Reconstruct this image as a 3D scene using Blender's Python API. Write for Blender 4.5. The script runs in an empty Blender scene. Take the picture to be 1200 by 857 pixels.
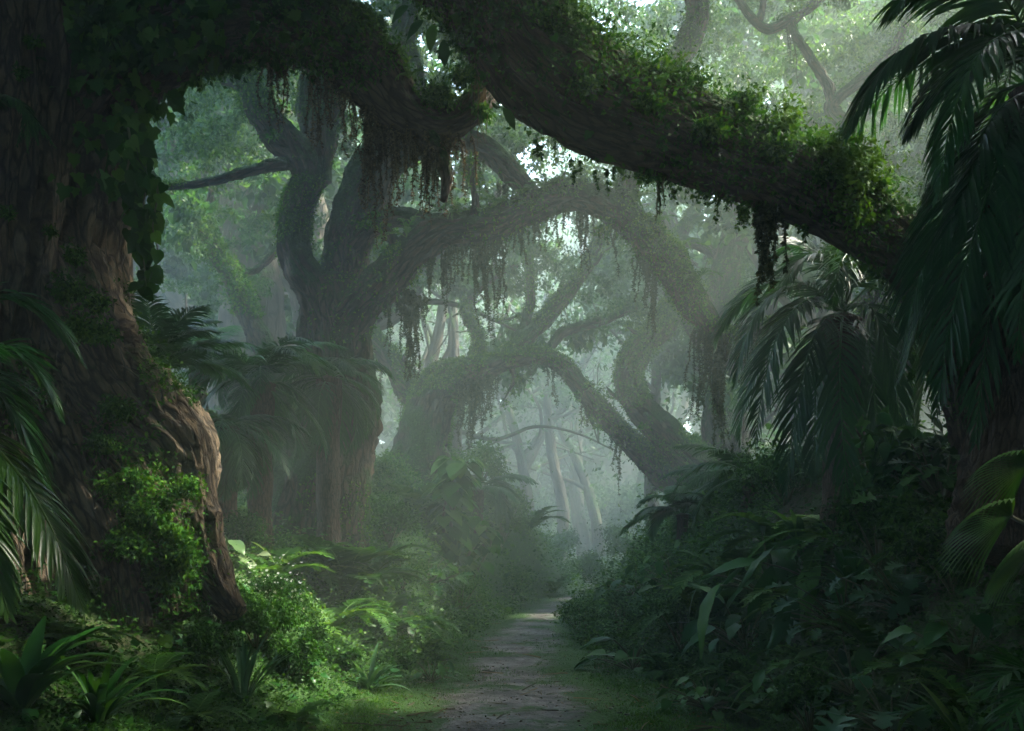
import bpy, math, random
import numpy as np
from mathutils import Vector, Matrix

rng = np.random.default_rng(7)
random.seed(7)
R = math.radians
sc = bpy.context.scene
COL = sc.collection

# ------------------------------------------------------------------ camera frame
FPX, HOR, CAMZ = 1200.0, 625.0, 1.7
def at(px, py, Y):
    return np.array([(px - 600.0) / FPX * Y, Y, CAMZ + (HOR - py) / FPX * Y])
def mpp(Y):
    return Y / FPX

# ------------------------------------------------------------------ maths helpers
def _hash(ix, iy, iz):
    n = (ix.astype(np.int64) * 374761393 + iy.astype(np.int64) * 668265263 + iz.astype(np.int64) * 2147483647) & 0xFFFFFFFF
    n = ((n ^ (n >> 13)) * 1274126177) & 0xFFFFFFFF
    n = ((n ^ (n >> 16)) * 2246822519) & 0xFFFFFFFF
    return ((n ^ (n >> 15)) & 0xFFFFFF) / float(0xFFFFFF)
def noise3(p):
    p = np.asarray(p, float)
    i = np.floor(p).astype(np.int64); f = p - i
    u = f * f * (3 - 2 * f)
    x, y, z = i[..., 0], i[..., 1], i[..., 2]
    def h(a, b, c): return _hash(x + a, y + b, z + c)
    ux, uy, uz = u[..., 0], u[..., 1], u[..., 2]
    a = h(0,0,0)*(1-ux)+h(1,0,0)*ux; b = h(0,1,0)*(1-ux)+h(1,1,0)*ux
    c = h(0,0,1)*(1-ux)+h(1,0,1)*ux; d = h(0,1,1)*(1-ux)+h(1,1,1)*ux
    return ((a*(1-uy)+b*uy)*(1-uz)+(c*(1-uy)+d*uy)*uz)*2-1
def fbm(p, oct=3):
    p = np.asarray(p, float); s = 0; a = 1.0; t = 0
    for o in range(oct):
        s = s + a * noise3(p * (2 ** o) + 17.3 * o); t += a; a *= .5
    return s / t
def n2(x, y, sc_=1.0, seed=0, oct=3):
    x = np.asarray(x, float); y = np.asarray(y, float)
    return fbm(np.stack([x * sc_, y * sc_, np.full_like(x, seed * 7.7 + .3)], -1), oct)
def unit(v):
    v = np.asarray(v, float)
    return v / np.maximum(np.linalg.norm(v, axis=-1, keepdims=True), 1e-9)
def sstep(t):
    t = np.clip(t, 0, 1); return t * t * (3 - 2 * t)
def spline(P, n):
    P = np.asarray(P, float)
    if len(P) == 2:
        t = np.linspace(0, 1, n)[:, None]; return P[0] * (1 - t) + P[1] * t
    Q = np.vstack([2 * P[0] - P[1], P, 2 * P[-1] - P[-2]])
    seg = np.linalg.norm(np.diff(P[:, :3], axis=0), axis=1); cum = np.concatenate([[0], np.cumsum(seg)])
    s = np.linspace(0, cum[-1], n)
    k = np.clip(np.searchsorted(cum, s, side='right') - 1, 0, len(P) - 2)
    t = ((s - cum[k]) / np.maximum(seg[k], 1e-9))[:, None]
    p0, p1, p2, p3 = Q[k], Q[k + 1], Q[k + 2], Q[k + 3]
    return .5 * ((2 * p1) + (-p0 + p2) * t + (2 * p0 - 5 * p1 + 4 * p2 - p3) * t ** 2 + (-p0 + 3 * p1 - 3 * p2 + p3) * t ** 3)

# ------------------------------------------------------------------ geometry collector
class Geo:
    def __init__(s): s.V, s.F3, s.F4, s.T, s.B, s.n = [], [], [], [], [], 0
    def add(s, V, F, tint=.5, bco=None):
        V = np.asarray(V, float).reshape(-1, 3)
        F = np.asarray(F, np.int64)
        (s.F4 if F.shape[1] == 4 else s.F3).append(F + s.n)
        s.V.append(V)
        s.T.append(np.broadcast_to(np.asarray(tint, float), (len(V),)).astype(np.float32))
        s.B.append(V if bco is None else bco)
        s.n += len(V)
        return s
    def merge(s, g):
        for F in g.F3: s.F3.append(F + s.n)
        for F in g.F4: s.F4.append(F + s.n)
        s.V += g.V; s.T += g.T; s.B += g.B; s.n += g.n
    def mesh(s, name, smooth=True):
        me = bpy.data.meshes.new(name)
        V = np.vstack(s.V).astype(np.float32)
        f3 = np.vstack(s.F3) if s.F3 else np.zeros((0, 3), int)
        f4 = np.vstack(s.F4) if s.F4 else np.zeros((0, 4), int)
        loops = np.concatenate([f3.ravel(), f4.ravel()]).astype(np.int32)
        tot = np.concatenate([np.full(len(f3), 3), np.full(len(f4), 4)]).astype(np.int32)
        start = np.concatenate([[0], np.cumsum(tot)[:-1]]).astype(np.int32)
        me.vertices.add(len(V)); me.vertices.foreach_set('co', V.ravel())
        me.loops.add(len(loops)); me.loops.foreach_set('vertex_index', loops)
        me.polygons.add(len(tot)); me.polygons.foreach_set('loop_start', start)
        try: me.polygons.foreach_set('loop_total', tot)
        except Exception: pass
        me.polygons.foreach_set('use_smooth', np.full(len(tot), bool(smooth)))
        a = me.attributes.new('tint', 'FLOAT', 'POINT'); a.data.foreach_set('value', np.concatenate(s.T))
        b = me.attributes.new('bco', 'FLOAT_VECTOR', 'POINT'); b.data.foreach_set('vector', np.vstack(s.B).astype(np.float32).ravel())
        me.update(calc_edges=True)
        return me

def obj(name, geo, mat, parent=None, smooth=True, world=False):
    me = geo if isinstance(geo, bpy.types.Mesh) else geo.mesh(name, smooth)
    if not me.materials: me.materials.append(mat)
    o = bpy.data.objects.new(name, me); COL.objects.link(o)
    if parent is not None:
        o.parent = parent
        if world: o.matrix_parent_inverse = Matrix.Translation(-parent.location)
    return o
def tag(o, label=None, cat=None, group=None, kind=None):
    if label: o['label'] = label
    if cat: o['category'] = cat
    if group: o['group'] = group
    if kind: o['kind'] = kind
    return o
def thing(name, label, cat, loc=(0, 0, 0), rz=0, group=None, scale=1.0):
    o = bpy.data.objects.new(name, None); COL.objects.link(o)
    o.location = [float(v) for v in loc]; o.rotation_euler = (0, 0, rz); o.scale = (scale,) * 3
    return tag(o, label, cat, group)
def shift(geo, loc):
    loc = np.asarray(loc, float)
    geo.V = [v - loc for v in geo.V]; return geo

def inst(g, TV, TF, pos, X, Z, scale, tint=None):
    """instances of a template (x = along the leaf, z = its upper side)"""
    pos = np.asarray(pos, float); n = len(pos)
    if n == 0: return g
    X = unit(X); Z = np.asarray(Z, float)
    Z = Z - (Z * X).sum(-1, keepdims=True) * X
    bad = np.linalg.norm(Z, axis=1) < 1e-5
    Z[bad] = np.cross(X[bad], [0.31, .77, .55]); Z = unit(Z)
    Yv = np.cross(Z, X)
    S = np.asarray(scale, float)
    S = np.broadcast_to(S.reshape(-1, 1) if S.ndim <= 1 else S, (n, 3))
    L = TV[None] * S[:, None, :]
    V = pos[:, None] + L[..., :1] * X[:, None] + L[..., 1:2] * Yv[:, None] + L[..., 2:] * Z[:, None]
    k = len(TV)
    F = (TF[None] + (np.arange(n) * k)[:, None, None]).reshape(-1, TF.shape[1])
    if tint is None: tint = rng.random(n)
    g.add(V.reshape(-1, 3), F, np.repeat(np.broadcast_to(tint, (n,)), k))
    return g

# leaf templates -------------------------------------------------------
LEAF = (np.array([[0,0,0],[.45,.26,.07],[1,0,-.1],[.45,-.26,.07]], float), np.array([[0,2,1],[0,3,2]]))
BLADE = (np.array([[0,.5,0],[0,-.5,0],[1,0,0]], float), np.array([[0,1,2]]))
def outline_leaf(pts, fold=.1, droop=.15):
    pts = np.array(pts, float)
    V = [[0, 0, 0], [.5, 0, -.0], [1, 0, -droop]]
    L = [[x, y, fold * y - droop * x * x] for x, y in pts]; Rr = [[x, -y, fold * y - droop * x * x] for x, y in pts]
    V[1][2] = -droop * .25
    V = np.array(V + L + Rr); m = len(pts); F = []
    ring = [0] + list(range(3, 3 + m)) + [2]
    for a, b in zip(ring[:-1], ring[1:]): F.append([1, b, a])
    ring = [0] + list(range(3 + m, 3 + 2 * m)) + [2]
    for a, b in zip(ring[:-1], ring[1:]): F.append([1, a, b])
    return V, np.array(F)
IVY = outline_leaf([(-.12, .2), (.02, .5), (.3, .33), (.5, .42), (.62, .2)], .12, .12)
HEART = outline_leaf([(-.1, .2), (.05, .42), (.35, .46), (.7, .25)], .18, .2)
def blade_leaf(stations, widths, droop=.35, fold=.22, wave=.05, across=5):
    t = np.linspace(0, 1, stations); V = []
    w = np.interp(t, np.linspace(0, 1, len(widths)), widths)
    for i, (a, h) in enumerate(zip(t, w)):
        for j in range(across):
            u = (j / (across - 1) - .5) * 2
            V.append([a - .06 * abs(u), u * h, fold * abs(u) ** 1.3 * h - droop * a * a + wave * math.sin(i * 2.6 + u * 2) * abs(u) * h * 2])
    F = [[i * across + j, (i + 1) * across + j, (i + 1) * across + j + 1, i * across + j + 1] for i in range(stations - 1) for j in range(across - 1)]
    return np.array(V), np.array(F)
OVATE = blade_leaf(8, [.015, .13, .21, .24, .22, .17, .1, .005], .35)
LONG = blade_leaf(10, [.012, .06, .10, .125, .135, .13, .115, .09, .055, .004], .55, .3)
HEARTP = blade_leaf(7, [.16, .36, .4, .35, .25, .13, .005], .35, .25)
LOBED = outline_leaf([(.08,.1),(.12,.42),(.28,.14),(.36,.52),(.5,.16),(.6,.45),(.7,.14),(.86,.22)], .15, .3)

# ------------------------------------------------------------------ materials
def nodes(name):
    m = bpy.data.materials.new(name); m.use_nodes = True
    nt = m.node_tree; nt.nodes.clear(); return m, nt
def N(nt, t, **kw):
    n = nt.nodes.new(t)
    for k, v in kw.items(): setattr(n, k, v)
    return n
def ramp(nt, stops):
    r = N(nt, 'ShaderNodeValToRGB'); e = r.color_ramp.elements
    while len(e) < len(stops): e.new(.5)
    for el, (p, c) in zip(e, stops): el.position = p; el.color = (*c, 1)
    return r
def leaf_mat(name, dark, mid, light, rough=.5, trans=.35, spec=.35):
    m, nt = nodes(name); L = nt.links.new
    at_ = N(nt, 'ShaderNodeAttribute', attribute_name='tint')
    geo = N(nt, 'ShaderNodeNewGeometry')
    nz = N(nt, 'ShaderNodeTexNoise'); nz.inputs['Scale'].default_value = 1.3; nz.inputs['Detail'].default_value = 3
    L(geo.outputs['Position'], nz.inputs['Vector'])
    ad = N(nt, 'ShaderNodeMath', operation='MULTIPLY_ADD'); L(nz.outputs['Fac'], ad.inputs[0]); ad.inputs[1].default_value = .9; ad.inputs[2].default_value = -.45
    ad2 = N(nt, 'ShaderNodeMath', operation='ADD'); L(at_.outputs['Fac'], ad2.inputs[0]); L(ad.outputs[0], ad2.inputs[1])
    r = ramp(nt, [(0.05, dark), (.55, mid), (1, light)]); L(ad2.outputs[0], r.inputs[0])
    p = N(nt, 'ShaderNodeBsdfPrincipled'); L(r.outputs[0], p.inputs['Base Color'])
    p.inputs['Roughness'].default_value = rough; p.inputs['Specular IOR Level'].default_value = spec
    t = N(nt, 'ShaderNodeBsdfTranslucent')
    mx = N(nt, 'ShaderNodeMixRGB', blend_type='MULTIPLY'); mx.inputs[0].default_value = 1; mx.inputs[2].default_value = (1.5, 1.35, .55, 1)
    L(r.outputs[0], mx.inputs[1]); L(mx.outputs[0], t.inputs[0])
    ms = N(nt, 'ShaderNodeMixShader'); ms.inputs[0].default_value = trans
    L(p.outputs[0], ms.inputs[1]); L(t.outputs[0], ms.inputs[2])
    o = N(nt, 'ShaderNodeOutputMaterial'); L(ms.outputs[0], o.inputs[0])
    return m
def bark_mat(name, c0, c1, c2, moss=.5, mosscol=((.010,.028,.004),(.036,.085,.012)), scale=1.0, bump=.6):
    m, nt = nodes(name); L = nt.links.new
    a = N(nt, 'ShaderNodeAttribute', attribute_name='bco')
    mp = N(nt, 'ShaderNodeMapping'); mp.inputs['Scale'].default_value = (20*scale, 20*scale, 4.5*scale); L(a.outputs['Vector'], mp.inputs[0])
    n1 = N(nt, 'ShaderNodeTexNoise'); n1.inputs['Scale'].default_value = 1; n1.inputs['Detail'].default_value = 8; n1.inputs['Roughness'].default_value = .65; n1.inputs['Distortion'].default_value = .5
    L(mp.outputs[0], n1.inputs['Vector'])
    v = N(nt, 'ShaderNodeTexVoronoi', feature='DISTANCE_TO_EDGE'); v.inputs['Scale'].default_value = .9
    wv = N(nt, 'ShaderNodeVectorMath', operation='ADD'); L(mp.outputs[0], wv.inputs[0]); L(n1.outputs['Color'], wv.inputs[1]); L(wv.outputs[0], v.inputs['Vector'])
    crack = N(nt, 'ShaderNodeMapRange'); L(v.outputs['Distance'], crack.inputs[0]); crack.inputs[1].default_value = 0; crack.inputs[2].default_value = .16
    mu = N(nt, 'ShaderNodeMath', operation='MULTIPLY'); L(n1.outputs['Fac'], mu.inputs[0])
    k = N(nt, 'ShaderNodeMapRange'); L(crack.outputs[0], k.inputs[0]); k.inputs[3].default_value = .45; k.inputs[4].default_value = 1.0
    L(k.outputs[0], mu.inputs[1])
    r = ramp(nt, [(.14, c0), (.4, c1), (.7, c2)]); L(mu.outputs[0], r.inputs[0])
    # moss by what faces up and by patches
    g = N(nt, 'ShaderNodeNewGeometry'); sx = N(nt, 'ShaderNodeSeparateXYZ'); L(g.outputs['Normal'], sx.inputs[0])
    n2_ = N(nt, 'ShaderNodeTexNoise'); n2_.inputs['Scale'].default_value = 1.7*scale; n2_.inputs['Detail'].default_value = 7; n2_.inputs['Roughness'].default_value = .7
    L(g.outputs['Position'], n2_.inputs['Vector'])
    s1 = N(nt, 'ShaderNodeMath', operation='MULTIPLY_ADD'); L(sx.outputs['Z'], s1.inputs[0]); s1.inputs[1].default_value = .28; L(n2_.outputs['Fac'], s1.inputs[2])
    mr = N(nt, 'ShaderNodeMapRange'); L(s1.outputs[0], mr.inputs[0]); mr.inputs[1].default_value = .78 - moss*.5; mr.inputs[2].default_value = .9 - moss*.5
    n3 = N(nt, 'ShaderNodeTexNoise'); n3.inputs['Scale'].default_value = 38*scale; n3.inputs['Detail'].default_value = 4; L(g.outputs['Position'], n3.inputs['Vector'])
    mr2 = ramp(nt, [(.3, mosscol[0]), (.7, mosscol[1])]); L(n3.outputs['Fac'], mr2.inputs[0])
    mx = N(nt, 'ShaderNodeMixRGB'); L(mr.outputs[0], mx.inputs[0]); L(r.outputs[0], mx.inputs[1]); L(mr2.outputs[0], mx.inputs[2])
    p = N(nt, 'ShaderNodeBsdfPrincipled'); p.inputs['Roughness'].default_value = .85; p.inputs['Specular IOR Level'].default_value = .2
    L(mx.outputs[0], p.inputs['Base Color'])
    hb = N(nt, 'ShaderNodeMath', operation='ADD'); L(mu.outputs[0], hb.inputs[0])
    h2 = N(nt, 'ShaderNodeMath', operation='MULTIPLY'); L(n3.outputs['Fac'], h2.inputs[0]); L(mr.outputs[0], h2.inputs[1]); L(h2.outputs[0], hb.inputs[1])
    b = N(nt, 'ShaderNodeBump'); b.inputs['Strength'].default_value = bump; b.inputs['Distance'].default_value = .06/scale
    L(hb.outputs[0], b.inputs['Height']); L(b.outputs[0], p.inputs['Normal'])
    o = N(nt, 'ShaderNodeOutputMaterial'); L(p.outputs[0], o.inputs[0])
    return m
def soil_mat(name, stops, scale, mosscol, moss_lo, moss_hi, bump=.5, stretch=(1, 1, 1)):
    m, nt = nodes(name); L = nt.links.new
    g = N(nt, 'ShaderNodeNewGeometry')
    mp = N(nt, 'ShaderNodeMapping'); mp.inputs['Scale'].default_value = stretch; L(g.outputs['Position'], mp.inputs[0])
    n1 = N(nt, 'ShaderNodeTexNoise'); n1.inputs['Scale'].default_value = scale; n1.inputs['Detail'].default_value = 9; n1.inputs['Roughness'].default_value = .68; n1.inputs['Distortion'].default_value = .4
    L(mp.outputs[0], n1.inputs['Vector'])
    r = ramp(nt, stops); L(n1.outputs['Fac'], r.inputs[0])
    nm = N(nt, 'ShaderNodeTexNoise'); nm.inputs['Scale'].default_value = 1.1; nm.inputs['Detail'].default_value = 7; nm.inputs['Roughness'].default_value = .7; L(mp.outputs[0], nm.inputs['Vector'])
    at_ = N(nt, 'ShaderNodeAttribute', attribute_name='tint')
    ad = N(nt, 'ShaderNodeMath', operation='ADD'); L(nm.outputs['Fac'], ad.inputs[0]); L(at_.outputs['Fac'], ad.inputs[1])
    mr = N(nt, 'ShaderNodeMapRange'); L(ad.outputs[0], mr.inputs[0]); mr.inputs[1].default_value = moss_lo; mr.inputs[2].default_value = moss_hi
    nf = N(nt, 'ShaderNodeTexNoise'); nf.inputs['Scale'].default_value = 30; nf.inputs['Detail'].default_value = 5; L(g.outputs['Position'], nf.inputs['Vector'])
    mc = ramp(nt, [(.3, mosscol[0]), (.7, mosscol[1])]); L(nf.outputs['Fac'], mc.inputs[0])
    mx = N(nt, 'ShaderNodeMixRGB'); L(mr.outputs[0], mx.inputs[0]); L(r.outputs[0], mx.inputs[1]); L(mc.outputs[0], mx.inputs[2])
    p = N(nt, 'ShaderNodeBsdfPrincipled'); p.inputs['Roughness'].default_value = .8; p.inputs['Specular IOR Level'].default_value = .25
    L(mx.outputs[0], p.inputs['Base Color'])
    hs = N(nt, 'ShaderNodeMath', operation='MULTIPLY_ADD'); L(nf.outputs['Fac'], hs.inputs[0]); hs.inputs[1].default_value = .25; L(n1.outputs['Fac'], hs.inputs[2])
    b = N(nt, 'ShaderNodeBump'); b.inputs['Strength'].default_value = bump; b.inputs['Distance'].default_value = .08
    L(hs.outputs[0], b.inputs['Height']); L(b.outputs[0], p.inputs['Normal'])
    o = N(nt, 'ShaderNodeOutputMaterial'); L(p.outputs[0], o.inputs[0])
    return m

M = dict(
    bark=bark_mat('bark', (.010,.008,.006), (.065,.05,.034), (.20,.15,.09), moss=.14, mosscol=((.012,.028,.006),(.04,.085,.016)), bump=.9),
    bark_moss=bark_mat('bark_mossy', (.015,.011,.008), (.06,.043,.028), (.14,.10,.062), moss=.55, bump=.9),
    bark_mid=bark_mat('bark_far', (.012,.010,.008), (.05,.038,.027), (.13,.09,.055), moss=.62, scale=.7, bump=.9),
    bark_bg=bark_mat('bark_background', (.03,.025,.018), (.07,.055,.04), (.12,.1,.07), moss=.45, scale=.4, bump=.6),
    palm_bark=bark_mat('palm_bark', (.02,.013,.008), (.07,.045,.028), (.13,.085,.055), moss=.02, scale=1.6, bump=1),
    canopy=leaf_mat('canopy_leaf', (0.012, 0.045, 0.004), (0.03, 0.095, 0.008), (0.08, 0.155, 0.016), trans=.45),
    canopy_far=leaf_mat('canopy_leaf_far', (0.01, 0.05, 0.006), (0.024, 0.095, 0.012), (0.06, 0.145, 0.022), trans=.45),
    ivy=leaf_mat('ivy_leaf', (0.008, 0.042, 0.003), (0.024, 0.098, 0.007), (0.07, 0.165, 0.014), rough=.6, trans=.25, spec=.05),
    moss=leaf_mat('moss_leaf', (.014,.064,.003), (.042,.135,.006), (.105,.19,.012), rough=.8, trans=.3, spec=.1),
    palm=leaf_mat('palm_leaf', (0.006, 0.042, 0.01), (0.018, 0.085, 0.018), (0.042, 0.13, 0.028), rough=0.36, trans=0.28, spec=0.2),
    palm_lit=leaf_mat('palm_leaf_sunlit_yellow', (0.016, 0.06, 0.008), (0.04, 0.11, 0.012), (0.09, 0.16, 0.02), rough=.35, trans=.3, spec=0.3),  # sunlight put into the colour of the lit fronds; also colours a blade tuft
    fern=leaf_mat('fern_leaf', (0.014, 0.07, 0.005), (0.04, 0.13, 0.01), (0.085, 0.18, 0.02), rough=.5, trans=.35, spec=0.2),
    broad=leaf_mat('broad_leaf', (0.01, 0.06, 0.01), (0.026, 0.11, 0.016), (0.06, 0.15, 0.026), rough=0.4, trans=0.25, spec=0.13),
    blue=leaf_mat('blue_green_leaf', (0.012, 0.06, 0.018), (0.027, 0.095, 0.032), (0.055, 0.135, 0.05), rough=0.42, trans=0.2, spec=0.16),
    pale=leaf_mat('pale_leaf', (.06,.12,.04), (.12,.18,.07), (.25,.3,.15), rough=.35, trans=.3),
    cover=leaf_mat('ground_cover_leaf', (0.005, 0.03, 0.002), (0.016, 0.072, 0.004), (0.045, 0.125, 0.009), rough=0.6, trans=.25, spec=0.08),
    grass=leaf_mat('moss_grass_blade', (0.014, 0.07, 0.003), (0.036, 0.13, 0.006), (0.085, 0.18, 0.012), rough=.6, trans=.35, spec=0.15),
    strand=leaf_mat('dry_strand', (.03,.024,.014), (.07,.055,.03), (.15,.11,.06), rough=.8, trans=.2, spec=.1),
    strand_green=leaf_mat('mossy_strand', (.018,.03,.01), (.04,.055,.018), (.08,.09,.03), rough=.8, trans=.2, spec=.1),
    stem=leaf_mat('plant_stem', (.04,.045,.02), (.08,.085,.03), (.14,.13,.06), rough=.5, trans=.05),
    litter=leaf_mat('dead_leaf', (.04,.022,.01), (.10,.06,.028), (.19,.13,.06), rough=.8, trans=.1, spec=.1),
    stone=leaf_mat('pebble', (.06,.055,.05), (.14,.13,.12), (.24,.23,.21), rough=.85, trans=.0, spec=.2),
    petal=leaf_mat('white_petal', (.7,.72,.74), (.78,.8,.82), (.85,.85,.88), rough=.6, trans=.2),
    soil=soil_mat('forest_soil', [(.3,(.02,.014,.009)),(.5,(.05,.035,.02)),(.7,(.09,.065,.04))], 3, ((.010,.036,.003),(.03,.085,.008)), .38, .6, .7),
    path=soil_mat('path_earth', [(.32,(.042,.036,.029)),(.47,(.11,.102,.09)),(.62,(.205,.196,.18))], 2.2, ((.012,.042,.004),(.04,.10,.010)), .53, .63, 1.0, (1, 1, 1)),
)

# ------------------------------------------------------------------ terrain
def xpath(y):
    return np.interp(y, [-20, 0, 8.8, 11.7, 16.3, 19.4, 25.5, 28, 34, 45, 70], [-.6, -.25, -.05, .08, .18, .4, 1.3, 2.0, 2.7, 2.9, 3])
def ground(x, y, detail=True):
    x = np.asarray(x, float); y = np.asarray(y, float)
    xp = xpath(y); dl = xp - x; dr = x - xp
    wob = .25 * n2(x, y, .5, 1, 2)
    fl = np.interp(y, [6, 9, 14, 20, 28], [1.5, 1.45, 1.0, .8, .6]) + wob
    al = np.interp(y, [-4, 6, 9, 16, 22, 28, 36, 50], [.5, 1.15, 1.3, 1.5, 2.4, 2.9, 1.2, .4])
    fr = np.interp(y, [4, 7, 9, 12, 15, 20, 28], [1.8, 2.05, 2.05, 1.5, .9, .7, .8]) + wob
    ar = np.interp(y, [-4, 4, 8, 14, 20, 28, 36, 50], [.6, 2.0, 2.5, 2.4, 2.0, 1.9, 1.0, .4])
    wl = np.interp(y, [8, 16, 20, 28], [2.2, 2.0, 1.6, 1.6])
    h = al * sstep((dl - fl) / wl) + ar * sstep((dr - fr) / 2.3) + .06 * np.clip(np.maximum(dl, dr) - 3.5, 0, 12)
    if detail:
        off = sstep((np.maximum(dl, dr) - .9) / 1.0)
        h = h + off * (.16 * n2(x, y, .9, 2, 3) + .05 * n2(x, y, 3.2, 3, 2)) + .018 * n2(x, y, 2.6, 4, 3)
    return h
def ground_hit(px, py, y0=3.0, y1=60):
    t = np.linspace(y0, y1, 1500)
    x = (px - 600) / FPX * t; z = CAMZ + (HOR - py) / FPX * t
    d = z - ground(x, t)
    k = np.argmax(d < 0) if (d < 0).any() else len(t) - 1
    Y = t[k]; X = (px - 600) / FPX * Y
    return np.array([X, Y, float(ground(X, Y))])
def normal_at(x, y):
    e = .05
    gx = (ground(x + e, y) - ground(x - e, y)) / (2 * e); gy = (ground(x, y + e) - ground(x, y - e)) / (2 * e)
    return unit(np.stack([-gx, -gy, np.ones_like(gx)], -1))

def grid_sheet(xs, ys, fz, ftint):
    X, Y = np.meshgrid(xs, ys); Z = fz(X, Y)
    nx, ny = len(xs), len(ys)
    i = np.arange(nx * ny).reshape(ny, nx)
    F = np.stack([i[:-1, :-1], i[:-1, 1:], i[1:, 1:], i[1:, :-1]], -1).reshape(-1, 4)
    g = Geo(); g.add(np.stack([X, Y, Z], -1).reshape(-1, 3), F, ftint(X, Y).ravel()); return g
xs = np.concatenate([-np.geomspace(90, 6.1, 40), np.linspace(-6, 7, 150), np.geomspace(7.1, 90, 40)])
ys = np.concatenate([np.linspace(-40, 2, 40), np.linspace(2.2, 32, 240), np.geomspace(32.3, 110, 60)])
o = obj('ground', grid_sheet(xs, ys, ground, lambda x, y: .05 + .3 * sstep((2.9 - np.abs(x - xpath(y))) / .8)), M['soil']); tag(o, kind='structure')
# path: a ragged strip following the terrain
pg = Geo(); ny, nx = 260, 26
yy = np.linspace(-6, 36, ny); s = np.linspace(-1, 1, nx)
Yg, Sg = np.meshgrid(yy, s, indexing='ij')
w = np.interp(Yg, [-6, 9, 13, 20, 28, 36], [1.15, 1.15, 1.0, .7, .55, .5])
edge = 1 + .45 * n2(np.sign(Sg) * 5 + 0 * Yg, Yg, 1.1, 9, 3)
Xg = xpath(Yg) + Sg * w * edge
i = np.arange(ny * nx).reshape(ny, nx)
F = np.stack([i[:-1, :-1], i[:-1, 1:], i[1:, 1:], i[1:, :-1]], -1).reshape(-1, 4)
tint = np.where(np.abs(Sg) > .4, (np.abs(Sg) - .4) * .5, 0) + .04
pg.add(np.stack([Xg, Yg, ground(Xg, Yg) + .006 + .012 * (1 - Sg ** 2)], -1).reshape(-1, 3), F, tint.ravel())
tag(obj('path', pg, M['path']), kind='structure')

# ------------------------------------------------------------------ tubes (trunks, limbs, roots)
class Tube:
    def __init__(s, ctrl, rad, seg=40, rings=60, flute=.08, lump=.12, freq=2.2, seed=0, cap=True, lcomp=.35):
        C = spline(np.column_stack([np.asarray(ctrl, float), rad]), rings)
        s.C, s.r = C[:, :3], np.maximum(C[:, 3], .004)
        T = unit(np.gradient(s.C, axis=0)); s.T = T
        u = np.cross(T[0], [0, 0, 1.0]);
        if np.linalg.norm(u) < .2: u = np.cross(T[0], [0, 1.0, 0])
        U = [unit(u)]
        for k in range(1, rings):
            v = U[-1] - np.dot(U[-1], T[k]) * T[k]; U.append(unit(v))
        s.U = np.array(U); s.W = np.cross(T, s.U)
        s.L = np.concatenate([[0], np.cumsum(np.linalg.norm(np.diff(s.C, axis=0), axis=1))])
        a = np.linspace(0, 2 * np.pi, seg, endpoint=False)
        ca, sa = np.cos(a)[None], np.sin(a)[None]
        ll = s.L[:, None] / max(s.r.mean(), .05)
        wob = .9 * noise3(np.stack([ll * .35 + 0 * ca, ca + 0 * ll, sa + 0 * ll], -1) + seed)
        aw = a[None] + wob * .55
        caw, saw = np.cos(aw), np.sin(aw)
        q = np.stack([caw * freq, saw * freq, ll * lcomp + seed * 3.1 + 0 * caw], -1)
        fl = 1 - np.abs(noise3(q * 1.6))
        fl2 = 1 - np.abs(noise3(q * np.array([4.2, 4.2, 3.2]) + 9))
        fl3 = noise3(q * np.array([7.5, 7.5, 9.0]) + 31)
        lu = noise3(np.stack([ca + 0 * s.L[:, None], sa + 0 * s.L[:, None], np.broadcast_to(s.L[:, None] * .6 / max(s.r.mean(), .05) + seed, (rings, seg))], -1))
        s.rr = s.r[:, None] * (1 + flute * (fl - .6) * 2 + flute * .55 * (fl2 - .6) * 2 + flute * .34 * fl3 + lump * lu)
        s.a = a; s.seg, s.rings, s.cap = seg, rings, cap
        s.D = ca[..., None] * s.U[:, None] + sa[..., None] * s.W[:, None]
        s.V = s.C[:, None] + s.rr[..., None] * s.D
    def geo(s, g=None):
        g = g or Geo(); n, m = s.rings, s.seg
        i = np.arange(n * m).reshape(n, m); j = np.roll(i, -1, axis=1)
        F = np.stack([i[:-1], j[:-1], j[1:], i[1:]], -1).reshape(-1, 4)
        b = np.stack([np.cos(s.a)[None] * s.r[:, None], np.sin(s.a)[None] * s.r[:, None], np.broadcast_to(s.L[:, None], (n, m))], -1)
        V = s.V.reshape(-1, 3); B = b.reshape(-1, 3)
        base = g.n
        g.add(V, F, .5, B)
        if s.cap:
            for ring, sg, k in ((i[-1], 1, -1), (i[0], -1, 0)):
                c = s.C[k] + s.T[k] * sg * s.r[k] * .5
                rv = V[ring]; Vc = np.vstack([rv, c]); kk = len(rv)
                f = np.array([[q, (q + 1) % kk, kk] if sg > 0 else [(q + 1) % kk, q, kk] for q in range(kk)])
                g.add(Vc, f, .5, np.vstack([B[ring], B[ring].mean(0)]))
        return g
    def sample(s, n, up=0.5, patch=.0, t0=0, t1=1, seed=0, pscale=1.2):
        """points on the surface; up weights what faces the sky, patch is a noise threshold"""
        k = rng.integers(int(t0 * (s.rings - 1)), max(int(t1 * (s.rings - 1)), 1), n * 4); f = rng.random(n * 4)
        j = rng.integers(0, s.seg, n * 4); j2 = (j + 1) % s.seg; e = rng.random((n * 4, 1))
        P = (s.V[k, j] * (1 - e) + s.V[k, j2] * e) * (1 - f[:, None]) + f[:, None] * (s.V[k + 1, j] * (1 - e) + s.V[k + 1, j2] * e)
        D = unit(s.D[k, j]); wgt = 1 - up + up * (D[:, 2] * .5 + .5) ** 1.5 * 2
        pn = fbm(P * pscale + seed * 11, 3)
        ok = (rng.random(n * 4) < wgt) & (pn > patch)
        idx = np.nonzero(ok)[0][:n]
        return P[idx], D[idx], pn[idx]
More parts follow.
